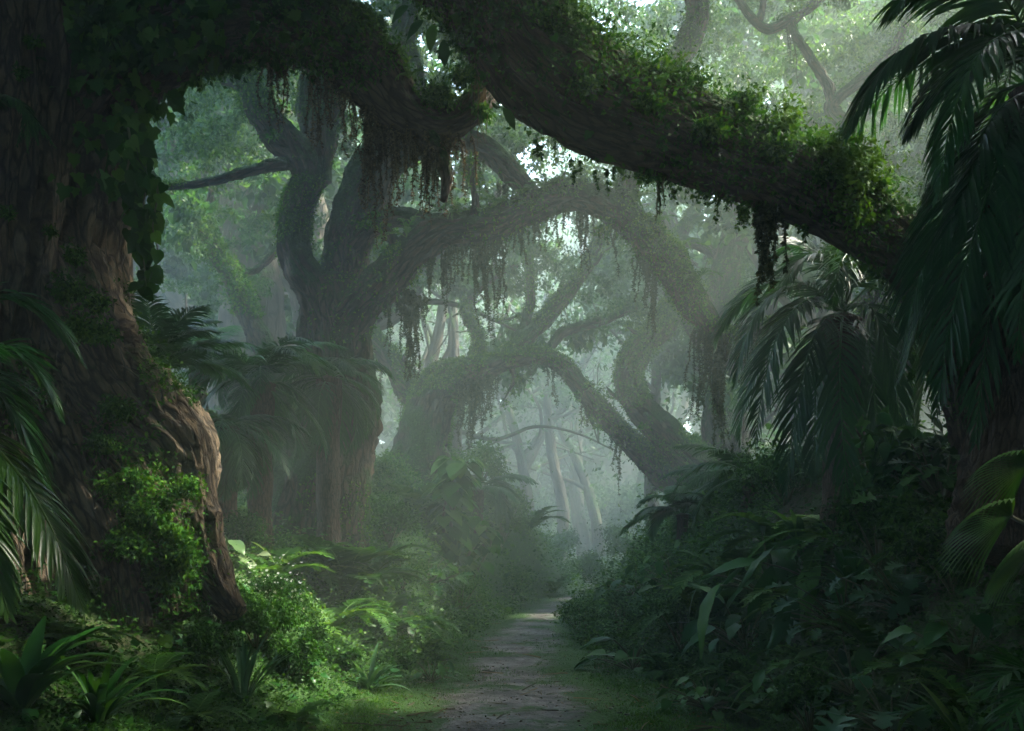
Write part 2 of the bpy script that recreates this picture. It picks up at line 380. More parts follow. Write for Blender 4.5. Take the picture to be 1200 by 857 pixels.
def limb_px(spec, **kw):
    P = [at(a, b, Y) for a, b, Y, r in spec]; rad = [r * mpp(Y) for a, b, Y, r in spec]
    return Tube(P, rad, **kw)

def leafcover(g, P, D, size, puff=.05, tmpl=LEAF, droop=.4, tint=None, sv=.5):
    n = len(P)
    if n == 0: return g
    j = rng.normal(size=(n, 3))
    X = unit(D * .5 + j * .7 + np.array([0, 0, -droop])); Z = unit(D + rng.normal(size=(n, 3)) * .5 + [0, 0, .4])
    off = np.abs(rng.normal(size=(n, 1))) * puff
    sz = size * (1 - sv + 2 * sv * rng.random(n) ** 1.5)
    return inst(g, *tmpl, P + D * off, X, Z, sz, tint)

def clump(g, c, r, n, size, tmpl=LEAF, flat=.6, hollow=.5):
    """a cloud of leaves round a point, ragged outline"""
    d = unit(rng.normal(size=(n, 3))); rad = r * (hollow + (1 - hollow) * rng.random(n) ** .7) * (.75 + .5 * noise3(d * 1.7 + np.asarray(c)))
    P = np.asarray(c) + d * rad[:, None] * [1, 1, flat]
    X = unit(d * .4 + rng.normal(size=(n, 3)) + [0, 0, -.4]); Z = unit(rng.normal(size=(n, 3)) * .6 + d * .5 + [0, 0, .7])
    return inst(g, *tmpl, P, X, Z, size * (.6 + .8 * rng.random(n)))

def cluster_crown(g, pts, r, nleaf, size, sub=7, flat=.6, gaps=None):
    """leaf sprays: several small tufts round every limb tip"""
    for c in pts:
        for _ in range(sub):
            q = np.asarray(c) + rng.normal(size=3) * r * [.62, .62, .42]
            if gaps is not None and gaps(q): continue
            clump(g, q, r * (.28 + .3 * rng.random()), max(6, nleaf // sub), size, flat=.55, hollow=.1)
    return g

# ------------------------------------------------------------------ hanging strands
def strands(g, P, length, n, spread, w=.008, leafy=.0, lsize=.04, sway=.22):
    K = 7
    for _ in range(n):
        p0 = np.asarray(P) + rng.normal(size=3) * spread * [1, .6, .15]
        L = length * (.15 + .85 * rng.random() ** 1.8)
        t = np.linspace(0, 1, K)
        off = np.cumsum(rng.normal(size=(K, 3)) * sway * L / K * [1, 1, 0], axis=0)
        C = p0 + off; C[:, 2] -= t * L
        ww = w * (1.1 - t * .8)
        th = rng.random() * 3.14
        for q in (th, th + 1.57):
            d = np.array([math.cos(q), math.sin(q), 0])
            V = np.stack([C - d * ww[:, None], C + d * ww[:, None]], 1).reshape(-1, 3)
            i = np.arange(K - 1) * 2
            g.add(V, np.stack([i, i + 1, i + 3, i + 2], -1), rng.random())
        m = int(leafy * L / max(lsize, .01))
        if m:
            k = (rng.random(m) ** 1.5 * (K - 1)).astype(int); f = rng.random((m, 1)); q = C[k] * (1 - f) + C[k + 1] * f
            X = rng.normal(size=(m, 3)) * [1, 1, .3] + [0, 0, -.6]
            inst(g, *LEAF, q, X, rng.normal(size=(m, 3)) + [0, -.3, .6], lsize * (.5 + .9 * rng.random(m)))
    return g

# ------------------------------------------------------------------ fronds and plants
def frond(ctrl, leaf_len, nl=60, width=.035, droop=.6, ang=55, stem_r=.012, start=.12, st=5, side=None, taper=.35, fold=.3, tint=None, jitter=.12):
    """a feather leaf: midrib along ctrl, leaflets on both sides that hang by 'droop'"""
    g = Geo(); n = 40
    C = spline(ctrl, n); T = unit(np.gradient(C, axis=0))
    if side is None:
        d = C[-1] - C[0]; side = np.cross(d, [0, 0, 1.0])
        if np.linalg.norm(side) < 1e-3: side = np.array([1.0, 0, 0])
    side = unit(side); S = unit(side - (T @ side)[:, None] * T); U = np.cross(S, T)
    tint = rng.random() * .6 + .2 if tint is None else tint
    tb = Tube(C[::3], np.linspace(stem_r, stem_r * .25, len(C[::3])), seg=5, rings=14, flute=0, lump=0, cap=False)
    gg = tb.geo(); gg.T = [t * 0 + min(1.1, tint + .35) for t in gg.T]; g.merge(gg)
    t = start + (1 - start) * (np.arange(nl) + .5) / nl
    t = np.concatenate([t, t]); sg = np.concatenate([np.ones(nl), -np.ones(nl)])
    t = np.clip(t + rng.normal(size=2 * nl) * .3 / nl, 0, .999)
    x = t * (n - 1); k = np.minimum(x.astype(int), n - 2); f = (x - k)[:, None]
    P = C[k] * (1 - f) + C[k + 1] * f; Tk = unit(T[k]); Sk = S[k]; Uk = U[k]
    prof = np.clip(np.sin(np.pi * np.clip(.12 + t * .9, 0, 1)) ** .6, taper * .5, 1) * (1 + rng.normal(size=2 * nl) * .08)
    a = R(ang) * (1 - .45 * t) + rng.normal(size=2 * nl) * jitter
    D0 = unit(np.cos(a)[:, None] * Tk + np.sin(a)[:, None] * Sk * sg[:, None] + Uk * .25)
    Ll = leaf_len * prof
    q = np.linspace(0, 1, st)
    dn = np.array([0, 0, -1.0])
    pts = []; cur = P.copy(); dd = D0.copy(); dr = droop * (.8 + .5 * rng.random((2 * nl, 1)))
    for s_ in range(st):
        pts.append(cur.copy())
        dd = unit(dd + dn * dr * (1.2 / (st - 1)))
        cur = cur + dd * (Ll / (st - 1))[:, None]
    pts = np.stack(pts, 1)                                           # (2nl, st, 3)
    tang = unit(np.gradient(pts, axis=1))
    nrm = unit(np.cross(tang, np.broadcast_to((Tk * 1.0)[:, None], tang.shape)) * sg[:, None, None] * -1 + 1e-6)
    wd = unit(np.cross(tang, nrm))
    wp = np.array([.35] + list(np.sin(np.pi * (.22 + .78 * q[1:])) ** .7))[None, :, None] * width * .5 * np.clip(prof, .5, 1)[:, None, None]
    A = pts + wd * wp; B = pts - wd * wp
    up_ = np.sign((nrm[..., 2:] + 1e-6))
    Mid = pts - nrm * up_ * wp * fold
    V = np.stack([A, Mid, B], 2).reshape(2 * nl, st * 3, 3)
    b = np.arange(st - 1) * 3
    F = np.concatenate([np.stack([b, b + 1, b + 4, b + 3], -1), np.stack([b + 1, b + 2, b + 5, b + 4], -1)])
    F = (F[None] + (np.arange(2 * nl) * st * 3)[:, None, None]).reshape(-1, 4)
    tt = np.repeat(np.clip(tint + rng.normal(size=2 * nl) * .12, 0, 1.1), st * 3)
    g.add(V.reshape(-1, 3), F, tt)
    return g
def arc(base, az, elev, length, sag, n=6, twist=0):
    """control points of a leaf that rises at elev and bends over"""
    p = np.array(base, float); out = [p.copy()]; e = elev
    for k in range(n - 1):
        az += twist
        p = p + np.array([math.cos(az) * math.cos(e), math.sin(az) * math.cos(e), math.sin(e)]) * length / (n - 1)
        out.append(p.copy()); e -= sag / (n - 1)
    return np.array(out)
def strap(g, ctrl, width, n=10, tint=.5, fold=.25, prof=None):
    C = spline(ctrl, n); T = unit(np.gradient(C, axis=0)); s = np.cross(T, [0, 0, 1.0]); s = unit(s + 1e-6)
    U = np.cross(s, T); q = np.linspace(0, 1, n)
    wp = (width * .5 * (np.sin(np.pi * (.18 + .8 * q)) ** .8 if prof is None else np.interp(q, *prof)))[:, None]
    V = np.stack([C - s * wp + U * wp * fold, C, C + s * wp + U * wp * fold], 1).reshape(-1, 3)
    b = np.arange(n - 1) * 3
    g.add(V, np.concatenate([np.stack([b, b + 1, b + 4, b + 3], -1), np.stack([b + 1, b + 2, b + 5, b + 4], -1)]), tint)
    return g

def p_fern(root, s, mat, n=13, elev=(.7, 1.25), sag=(1.3, 2.0), leaf=.2, nl=26, width=.055, droop=.25):
    for k in range(n):
        az = k / n * 6.283 + rng.normal() * .25
        L = s * (.75 + .4 * rng.random())
        c = arc((0, 0, 0), az, rng.uniform(*elev), L, rng.uniform(*sag), twist=rng.normal() * .05)
        obj('frond', frond(c, s * leaf, nl=nl, width=s * width, droop=droop, ang=72, stem_r=s * .012, st=4, start=.15), mat, root)
def p_straps(root, s, mat, n=22, width=.07, elev=(.7, 1.45), sag=(.6, 2.0)):
    g = Geo()
    for k in range(n):
        az = rng.random() * 6.283; b = np.array([math.cos(az), math.sin(az), 0]) * s * .05
        strap(g, arc(b, az, rng.uniform(*elev), s * (.6 + .5 * rng.random()), rng.uniform(*sag)), s * width * (.7 + .5 * rng.random()), 10, rng.random())
    obj('foliage', g, mat, root)
def p_broad(root, s, mat, n=26, tmpl=OVATE, leaf=.42, up=.6, spread=.75, aspect=1.0):
    g, st = Geo(), Geo(); P, X, Z, S = [], [], [], []
    for k in range(n):
        az = k * 2.4 + rng.normal() * .4; el = rng.uniform(.35, 1.4)
        c = arc((0, 0, 0), az, el, s * (.35 + .65 * rng.random()) * spread, rng.uniform(.1, .9), 5)
        C = spline(c, 6)
        st.merge(Tube(C, np.linspace(.014, .007, 6) * s, seg=5, rings=6, flute=0, lump=0, cap=False).geo())
        P.append(C[-1]); d = unit(C[-1] - C[-2]); X.append(unit(d * [1, 1, .2] + [0, 0, -.25 + rng.normal() * .25] + rng.normal(size=3) * .2)); Z.append([rng.normal() * .25, rng.normal() * .25 - .15, 1]); S.append(s * leaf * (.6 + .6 * rng.random()))
    S = np.array(S)
    inst(g, *tmpl, P, np.array(X), np.array(Z), np.stack([S, S * aspect, S], 1))
    obj('foliage', g, mat, root); obj('stem', st, M['stem'], root)
def p_bush(root, s, mat, n=1500, leaf=.06, tmpl=LEAF, lumps=9, flat=.8, parts=True):
    g, st = Geo(), Geo()
    for k in range(lumps):
        az = rng.random() * 6.283; rr = s * .42 * math.sqrt(rng.random())
        c = np.array([math.cos(az) * rr, math.sin(az) * rr, s * (.25 + .45 * rng.random()) * (1 - .4 * rr / s)])
        clump(g, c, s * .3 * (.7 + .6 * rng.random()), n // lumps, leaf, tmpl, flat, .15)
        st.merge(Tube([np.zeros(3) - [0, 0, .05], c * [.5, .5, .55], c], [.02 * s, .012 * s, .004 * s], seg=5, rings=7, flute=0, lump=0, cap=False).geo())
    obj('foliage', g, mat, root); obj('stem', st, M['stem'], root)
def p_tall(root, s, mat, n=60, leaf=.2, tmpl=HEART):
    """a climbing, many-leaved stalk plant"""
    g, st = Geo(), Geo(); P, X, Z, S = [], [], [], []
    for k in range(3):
        c = np.array([[0, 0, 0], [rng.normal() * .06, rng.normal() * .06, .35], [rng.normal() * .14, rng.normal() * .14, .7], [rng.normal() * .16, rng.normal() * .16, 1.0 - .15 * k]]) * s
        st.merge(Tube(c, np.array([.016, .014, .011, .006]) * s, seg=6, rings=12, flute=0, lump=0, cap=False).geo())
        C = spline(c, 40)
        for q in range(n // 3):
            b = C[rng.integers(4, 40)]; az = rng.random() * 6.283
            d = np.array([math.cos(az), math.sin(az), .3]); P.append(b + d * s * .06); X.append(d + [0, 0, -.9]); Z.append(d * .8 + [0, 0, .8]); S.append(s * leaf * (.6 + .7 * rng.random()))
    inst(g, *tmpl, P, np.array(X), np.array(Z), np.array(S))
    obj('foliage', g, mat, root); obj('stem', st, M['stem'], root)
def palm(root, H, s, mat, nfr=16, leaf=.28, trunk_r=.1, az0=0, elev=(.1, 1.25), sag=(1.2, 2.3), nl=48, lean=(0, 0), width=.022, droop=.7):
    g = Tube([(0, 0, -.3), (lean[0] * .4, lean[1] * .4, H * .5), (lean[0], lean[1], H)], [trunk_r * 1.3, trunk_r, trunk_r * 1.1], seg=18, rings=24, flute=.12, lump=.1, lcomp=.1).geo()
    obj('trunk', g, M['palm_bark'], root)
    for k in range(nfr):
        az = az0 + k / nfr * 6.283 * 2.618 + rng.normal() * .2
        c = arc((lean[0], lean[1], H), az, rng.uniform(*elev), s * (.8 + .35 * rng.random()), rng.uniform(*sag), 7, rng.normal() * .04)
        obj('frond', frond(c, s * leaf, nl=nl, width=s * width, droop=droop, stem_r=s * .011), mat, root)

HAZE_D, SKY_S, SUN_S, EXPO = 0.01, 0.15, 2.3, 4.25
# ------------------------------------------------------------------ sun
SUN_EL, SUN_AZ = R(44), R(20)                    # azimuth measured from +x towards +y
SUN_DIR = np.array([math.cos(SUN_EL) * math.cos(SUN_AZ), math.cos(SUN_EL) * math.sin(SUN_AZ), math.sin(SUN_EL)])
# gaps shaped into the canopy to put sun on chosen spots (point, radius)
SPOTS = [(at(215, 530, 8.9), .6), (at(110, 610, 8.4), .3), (at(118, 385, 8.6), .35), (at(430, 690, 10.5), 1.15), (at(330, 660, 11), .85),
         (at(40, 590, 6.0), 1.15), (at(1025, 240, 8.5), .55), (at(690, 80, 8.4), .8), (at(780, 105, 8.4), .35), (at(900, 150, 8.4), .35), (at(495, 140, 9.1), .38), (at(270, 650, 10), .5),
         (at(480, 730, 12.5), .4), (at(735, 835, 9.6), .15), (at(420, 830, 9.5), .2), (at(1150, 605, 5.6), .3), (at(945, 650, 11), .2), (at(880, 770, 9), .15), (at(840, 640, 13), .25), (at(530, 600, 17.5), .4), (at(300, 430, 13.2), .2)]
SP = np.array([p for p, r in SPOTS]); SR = np.array([r for p, r in SPOTS])
def in_gap(q):
    d = np.asarray(q) - SP; t = d @ SUN_DIR
    return bool((np.linalg.norm(d - t[:, None] * SUN_DIR, axis=1) < SR + .35).any())

# ------------------------------------------------------------------ the giant tree on the left
base = np.array([-6.0, 9.6, 1.0])
big = thing('giant_tree', 'giant dark tree at the left edge with buttress roots and a huge arching limb', 'tree', base)
tr = Tube([(-5.9, 9.7, .3), (-5.75, 9.7, 1.9), (-5.6, 9.7, 4), (-5.6, 9.6, 6.6), (-5.8, 9.5, 9.5), (-6.2, 9.5, 13)], [2.5, 2.05, 1.78, 1.85, 1.6, .9], seg=190, rings=220, flute=.11, lump=.07, freq=4.2, seed=3, lcomp=.28)
obj('trunk', tr.geo(), M['bark'], big, world=True)
def root(spec, seed, **kw):
    t = limb_px(spec, seg=110, rings=150, flute=.17, lump=.22, freq=2.4, seed=seed, **kw)
    obj('root', t.geo(), M['bark'], big, world=True); return t
rootA = root([(50,290,9.4,50),(92,380,9.1,50),(130,450,9.0,54),(170,505,8.9,52),(205,540,8.85,44),(219,578,8.8,30),(222,616,8.75,35),(236,652,8.7,27),(252,690,8.6,20),(275,720,8.5,14)], 1)
rootB = root([(20,430,9.0,50),(70,520,8.5,36),(105,590,8.3,28),(135,660,8.2,24),(150,740,8.1,22)], 2)
rootC = root([(-40,470,8.6,60),(0,560,8.2,44),(20,640,8.0,40),(30,760,7.9,46)], 3)
rootD = root([(110,430,9.3,40),(170,478,9.25,40),(206,515,9.2,38),(226,548,9.2,26),(232,590,9.2,14)], 4)
rootE = root([(110,500,8.8,30),(160,580,8.55,32),(190,640,8.5,30),(205,720,8.5,26)], 5)
limbA = limb_px([(60,150,9.4,80),(130,70,9.3,66),(200,35,9.2,52),(270,15,9.2,47),(340,22,9.2,42),(400,52,9.2,40),(440,92,9.2,36),(468,128,9.2,27),(500,146,9.25,20),(535,142,9.3,17),(566,112,9.4,16),(585,70,9.6,13),(610,20,9.9,9)], seg=110, rings=220, flute=.13, lump=.13, freq=2.2, seed=5)
obj('limb', limbA.geo(), M['bark_moss'], big, world=True)
twigA = limb_px([(470,130,9.2,20),(492,150,9.2,14),(512,178,9.2,11),(523,205,9.2,8),(520,236,9.2,4)], seg=20, rings=30, seed=6)
obj('branch', twigA.geo(), M['bark_moss'], big, world=True)
P0 = np.array([-4.6, 9.4, 9.6])
spec = [(440,-135,8.7,62),(522,-62,8.5,60),(584,5,8.5,60),(625,70,8.5,60),(692,116,8.5,56),(780,150,8.5,48),(860,184,8.55,43),(940,222,8.6,38),(1005,258,8.7,34),(1060,300,8.8,31),(1115,375,8.9,36),(1150,470,9.0,38),(1165,600,9.1,44)]
P = [P0] + [at(a, b, Y) for a, b, Y, r in spec]; rad = [.75] + [r * mpp(Y) for a, b, Y, r in spec]
limbB = Tube(P, rad, seg=130, rings=320, flute=.13, lump=.14, freq=2.3, seed=8)
obj('limb', limbB.geo(), M['bark_moss'], big, world=True)
# crown high over the path, out of view, spread to shade the foreground
tips = []
cg = Geo(); lim = Geo()
for k in range(185):
    az = rng.random() * 6.283; L = math.sqrt(rng.random())
    q = np.array([1.0 + 17 * L * math.cos(az), 6.5 + 16 * L * math.sin(az), 9.6 + 4.5 * rng.random()])
    lo = 3.9 + .54 * max(q[1], 0) + .6
    q[2] = max(q[2], lo + rng.random() * 1.5)
    if q[1] > 22 or (q[1] > 12 and q[0] < -3): continue
    tips.append(q)
cluster_crown(cg, tips, 1.9, 2400, .3, sub=9, gaps=in_gap)
for q in tips:
    s0 = np.array([-5.9, 9.5, 9.0 + 3 * rng.random()]); md = s0 * .5 + q * .5 + rng.normal(size=3) * .6 + [0, 0, .6]
    lim.merge(Tube([s0, md, q], [.28, .14, .03], seg=8, rings=16, flute=.05, lump=.1).geo())
obj('crown', cg, M['canopy'], big, world=True); obj('upper_branches', lim, M['bark'], big, world=True)

sh = thing('forest_tree', 'unseen forest tree added to shade the near end of the path', 'tree', (13.5, 20.5, float(ground(np.array(13.5), np.array(20.5)))), 0, 'unseen trees added for shade round the path')  # unseen tree added to shade the path and the haze above it
st_ = []
for k in range(46):
    x_ = rng.uniform(9.8, 15.5); st_.append(np.array([x_, rng.uniform(16, 25), x_ + rng.normal() * 1.1]))
st_ = [q for q in st_ if q[0] > .60 * q[1] - .5 or q[2] > 4.5 + .54 * q[1]]
cg2 = cluster_crown(Geo(), st_, 1.5, 1900, .3, sub=9, gaps=in_gap); tk2 = Tube([(13.5, 20.5, 1), (13.7, 20.4, 6), (13.2, 20.3, 10), (13.4, 20.5, 14)], [.6, .42, .3, .1], seg=24, rings=40, flute=.12, lump=.12).geo()
for q in st_[::3]: tk2.merge(Tube([(13.3, 20.4, 7 + 3 * rng.random()), (np.array([13.3, 20.4, 9]) + q) / 2 + [0, 0, .4], q], [.16, .09, .03], seg=8, rings=12, flute=.05, lump=.1).geo())
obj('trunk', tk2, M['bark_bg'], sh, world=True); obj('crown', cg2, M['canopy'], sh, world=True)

# ivy on the giant tree's limbs
iv = Geo()
for a, b, n, up, pt, pf, sz in ((.0, .62, 15000, .97, -.2, .13, .042), (.3, .95, 15000, .97, -.3, .10, .04), (.36, .9, 7000, .6, .0, .035, .045), (.1, .95, 2600, .3, .1, .03, .05)):
    Pp, D, pn = limbB.sample(n * 1, up, pt, a, b, 2, 1.6); leafcover(iv, Pp, D, sz, pf)
Pp, D, pn = limbB.sample(7000, 1.0, .0, .66, .76, 3, 2.0); leafcover(iv, Pp, D, .05, .13, tint=.75 + .3 * rng.random(len(Pp)))
Pp, D, pn = limbB.sample(9000, .45, -.12, .08, .5, 9, 1.8); leafcover(iv, Pp, D, .045, .05)
for c_, r_, n_ in ((at(648,-10,8.4),.4,1700),(at(640,30,8.2),.3,1200),(at(690,100,8.1),.25,900),(at(760,120,8.1),.22,800),(at(830,150,8.1),.22,800),(at(910,175,8.2),.22,800),(at(960,205,8.3),.18,600),(at(672,40,8.35),.42,1700),(at(705,85,8.4),.38,1500),(at(740,100,8.4),.3,1000),(at(1010,222,8.5),.22,800),(at(1040,245,8.6),.18,700),(at(985,205,8.5),.2,600),(at(870,120,8.4),.25,700),(at(800,95,8.4),.26,800)):
    clump(iv, c_, r_ * .85, n_, .045, LEAF, .7, .1)
Pp, D, pn = limbB.sample(16000, .8, -.2, .08, .95, 12, 2.2); leafcover(iv, Pp, D, .022, .025)
Pp, D, pn = limbB.sample(500, .5, -.1, .1, .9, 6, 1.5); leafcover(iv, Pp, D, .085, .06, IVY)
o = obj('ivy', iv, M['ivy']); tag(o, 'thick small leaved ivy along the top of the huge arching limb', 'ivy')
iv = Geo()
for n, up, pt, pf, sz, a, b in ((7000, .9, -.15, .07, .045, .12, .62), (3500, .5, -.0, .05, .05, .15, .62), (1800, .3, .05, .05, .055, .1, .6)):
    Pp, D, pn = limbA.sample(n, up, pt, a, b, 4, 1.6); leafcover(iv, Pp, D, sz, pf)
Pp, D, pn = limbA.sample(900, .4, -.1, .05, .55, 5, 1.3); leafcover(iv, Pp, D, .10, .06, IVY, .8)
for c_, r_, n_ in ((at(512,112,9.1),.22,1100),(at(545,90,9.2),.2,800),(at(565,130,9.2),.13,350),(at(380,20,9.0),.2,400)):
    clump(iv, c_, r_, n_, .045, LEAF, .7, .1)
o = obj('ivy', iv, M['ivy']); tag(o, 'ivy draped over the lower left limb, small leaves mixed with big lobed ones', 'ivy')
# broad lobed ivy on the trunk under that limb
iv = Geo(); C, D, S = [], [], []
def on_trunk(px, py):
    """point of the giant trunk or limb seen at that pixel"""
    d = at(px, py, 1.0) - np.array([0, 0, CAMZ]); best = None
    for t in (tr, limbA):
        V = t.V.reshape(-1, 3); w = V - [0, 0, CAMZ]; s_ = w @ d / (d @ d); e = np.linalg.norm(w - s_[:, None] * d, axis=1) / s_
        k = np.where((e < .004))[0]
        if len(k):
            k = k[np.argmin(V[k, 1])]
            if best is None or V[k, 1] < best[0][1]: best = (V[k], unit(t.D.reshape(-1, 3)[k]))
    return best
for _ in range(520):
    u = rng.random()
    px, py = (rng.normal(150, 28), rng.uniform(0, 230)) if u < .6 else (rng.uniform(90, 260), rng.uniform(-10, 75))
    h = on_trunk(px, py)
    if h is None: continue
    C.append(h[0]); D.append(unit(h[1] + [0, -.6, 0])); S.append(.085 + .09 * rng.random())
C, D, S = map(np.array, (C, D, S))
inst(iv, *IVY, C + D * (.04 + .12 * rng.random((len(C), 1))), unit(np.array([0, 0, -1.0]) + rng.normal(size=(len(C), 3)) * .45), unit(D + rng.normal(size=(len(C), 3)) * .35 + [0, 0, .5]), S)
o = obj('ivy', iv, M['ivy']); tag(o, 'big lobed ivy leaves on the giant trunk under its lower limb', 'ivy')
# trailing ivy vine
vg = Geo(); vs = Geo()
for x0, y0, y1, nn, tt in ((168, 180, 338, 54, .45), (150, 150, 262, 30, .3), (182, 210, 300, 18, .7)):
    c = np.array([at(x0 + 3 * math.sin(k), y0 + (y1 - y0) * k / 8, 8.7) for k in range(9)])
    vs.merge(Tube(c, np.linspace(.012, .005, 9), seg=5, rings=24, flute=0, lump=0).geo())
    Cc = spline(c, 60)[np.sort(rng.integers(0, 60, nn))]
    n = len(Cc)
    inst(vg, *HEART, Cc + rng.normal(size=(n, 3)) * [.05, .05, .01], np.array([0, 0, -1.0]) + rng.normal(size=(n, 3)) * [.6, .3, .2], np.array([0, -1.0, .5]) + rng.normal(size=(n, 3)) * .45, .1 + .07 * rng.random(n), np.clip(tt + rng.normal(size=n) * .3, 0, 1.1))
t = thing('ivy_vine', 'ivy vine with large heart shaped leaves trailing down beside the giant trunk', 'vine', at(165, 180, 8.7))
obj('foliage', vg, M['ivy'], t, world=True); obj('stem', vs, M['stem'], t, world=True)
# ivy on the roots
iv = Geo()
for t_, n, up, pt, a, b, sz, pf in ((rootA, 2600, .6, .08, .1, .6, .04, .07), (rootB, 2600, .6, .05, .0, .6, .04, .07), (rootE, 6500, .5, -.3, .0, 1., .042, .1), (rootC, 2200, .6, .1, .0, .9, .045, .06), (rootD, 1200, .8, .12, .1, .7, .035, .05)):
    Pp, D, pn = t_.sample(n, up, pt, a, b, 8, 1.7); leafcover(iv, Pp, D, sz, pf)
for c_, r_, n_ in ((at(82,340,7.85),.2,900),(at(95,385,8.0),.2,900),(at(115,355,8.2),.14,500),(at(122,390,8.2),.16,600),(at(178,565,8.4),.12,400),(at(140,480,8.4),.22,900),(at(120,520,8.2),.2,800),(at(180,610,8.1),.26,1300),(at(150,640,8.0),.28,1300),(at(210,650,8.2),.2,800),(at(88,300,7.9),.12,350),(at(60,270,7.9),.07,120),(at(38,50,8.0),.07,120),(at(25,85,8.0),.07,110),(at(10,250,7.9),.08,120)):
    clump(iv, c_, r_, n_, .04, LEAF, .8, .1)
for k in range(26):
    clump(iv, at(rng.uniform(125, 225), rng.uniform(560, 720), 8.15 + .2 * rng.random()), .14 + .14 * rng.random(), 420, .04, LEAF, .8, .1)
o = obj('ivy', iv, M['ivy']); tag(o, 'small leaved ivy over the roots and foot of the giant tree', 'ivy')

# ------------------------------------------------------------------ twin trunk tree in the left middle, arch limb to the right
def hero(name, label, basept): return thing(name, label, 'tree', basept)
def mossy(tubes, n, size, puff, seed=0, up=.85, patch=-.1):
    g = Geo()
    for t_ in tubes:
        area = (t_.r.mean() * t_.L[-1]); k = int(n * area)
        Pp, D, pn = t_.sample(k, up, patch, 0, 1, seed, .9); leafcover(g, Pp, D, size, puff)
    return g
YB = 16.0
B0 = ground_hit(365, 640)
tb_ = hero('twin_trunk_tree', 'old twin trunk tree with a mossy limb arching right across the middle of the forest', at(375, 640, YB))
SLIM = .72
def L_(spec, Y, seed, **kw):
    k = dict(seg=64, rings=max(30, int(len(spec) * 14)), flute=.16, lump=.18, freq=2.4); k.update(kw)
    return limb_px([(a, b, Y + dy, r * SLIM) for a, b, r, dy in spec], seed=seed, **k)
Bm = L_([(350,720,104,0),(362,640,84,0),(378,560,70,0),(395,480,58,0),(398,420,54,0),(392,365,54,0),(386,330,44,0)], YB, 11, seg=80, rings=110)
Bl = L_([(392,390,36,-.1),(368,340,30,-.2),(345,300,25,-.2),(346,250,24,-.1),(358,212,22,0),(350,182,22,0),(322,155,24,0),(296,110,20,.1),(282,70,15,.3),(285,20,12,.5),(270,-40,9,.7)], YB, 12, rings=130)
Br = L_([(396,380,36,.1),(404,310,34,.1),(412,260,36,.1),(436,205,34,.1),(462,160,31,.2),(478,105,26,.3),(470,50,20,.5),(485,-20,15,.8),(480,-90,10,1)], YB, 13, rings=110)
Bd = L_([(372,215,18,.4),(372,170,26,.5),(370,125,28,.6),(378,80,26,.7),(395,30,22,.9),(400,-40,16,1.1)], YB, 14)
Arch = L_([(395,400,30,-.2),(425,358,30,-.4),(455,325,29,-.5),(482,295,28,-.5),(518,270,26,-.4),(560,266,25,-.3),(610,248,24,-.1),(655,232,22,.1),(695,233,22,.2),(735,256,24,.3),(770,292,25,.3),(798,330,23,.3),(820,366,20,.3),(842,388,15,.4),(880,388,10,.5),(925,372,6,.6)], YB, 15, rings=200)
Up1 = L_([(462,190,20,.1),(500,170,16,.1),(540,163,17,.1),(575,180,17,.1),(603,205,17,.1),(628,235,13,.1)], YB, 16)
Up2 = L_([(412,290,13,-.1),(432,270,13,-.1),(460,256,14,-.1),(492,258,13,-.1),(520,268,10,-.1)], YB, 17)
Bs = L_([(350,190,12,0),(310,196,9,-.2),(275,205,8,-.3),(235,215,6,-.3),(185,221,4,-.3)], YB, 18, seg=16)
Bt = L_([(845,390,12,.4),(848,420,9,.4),(838,450,6,.4),(846,500,3,.4)], YB, 19, seg=14)
G1 = L_([(728,256,20,.3),(738,205,19,.4),(748,150,20,.4),(765,103,21,.4),(792,75,19,.4),(808,45,18,.4),(818,15,17,.4),(815,-30,14,.4),(830,-90,10,.5)], YB, 61)
obj('trunk', Bm.geo(), M['bark_mid'], tb_, world=True)
for t_ in (Bl, Br, Bd, Arch, Up1, Up2, Bs, Bt, G1): t_.ob = obj('limb', t_.geo(), M['bark_mid'], tb_, world=True)
g = mossy((Arch, Up1, Up2, Bl, Bs), 9000, .045, .03, 3, 1.0, -.05); g.merge(mossy((Bm, Br, Bd), 1300, .05, .03, 4, .4, .1)); g.merge(mossy((Arch, Bl), 1200, .055, .05, 6, .5, .1)); g.merge(mossy((G1,), 5500, .05, .1, 14, .6, -.3))
obj('moss', g, M['moss'], tb_, world=True)
crown = Geo()
pts = [at(a, b, YB + dy + 1.2) for a, b, dy in ((250,110,1),(225,60,.5),(300,30,1),(350,-10,1),(330,90,1.5),(420,20,1.2),(450,-20,1),(500,20,1.4),(530,60,1.5),(250,180,1.2),(205,150,.6),(300,170,2),(440,75,2),(560,20,2),(200,20,1),(270,-50,1),(380,-70,1),(480,-80,1),(390,170,2.4),(240,240,2.4),(560,150,3.4),(610,170,3.4),(650,185,3.4),(520,120,3.4),(700,200,4.4),(480,120,3),(545,165,5),(500,60,5),(440,45,5),(430,20,6),(575,150,6))]
cluster_crown(crown, pts, .8, 1100, .085, sub=10)
obj('crown', crown, M['canopy'], tb_, world=True)

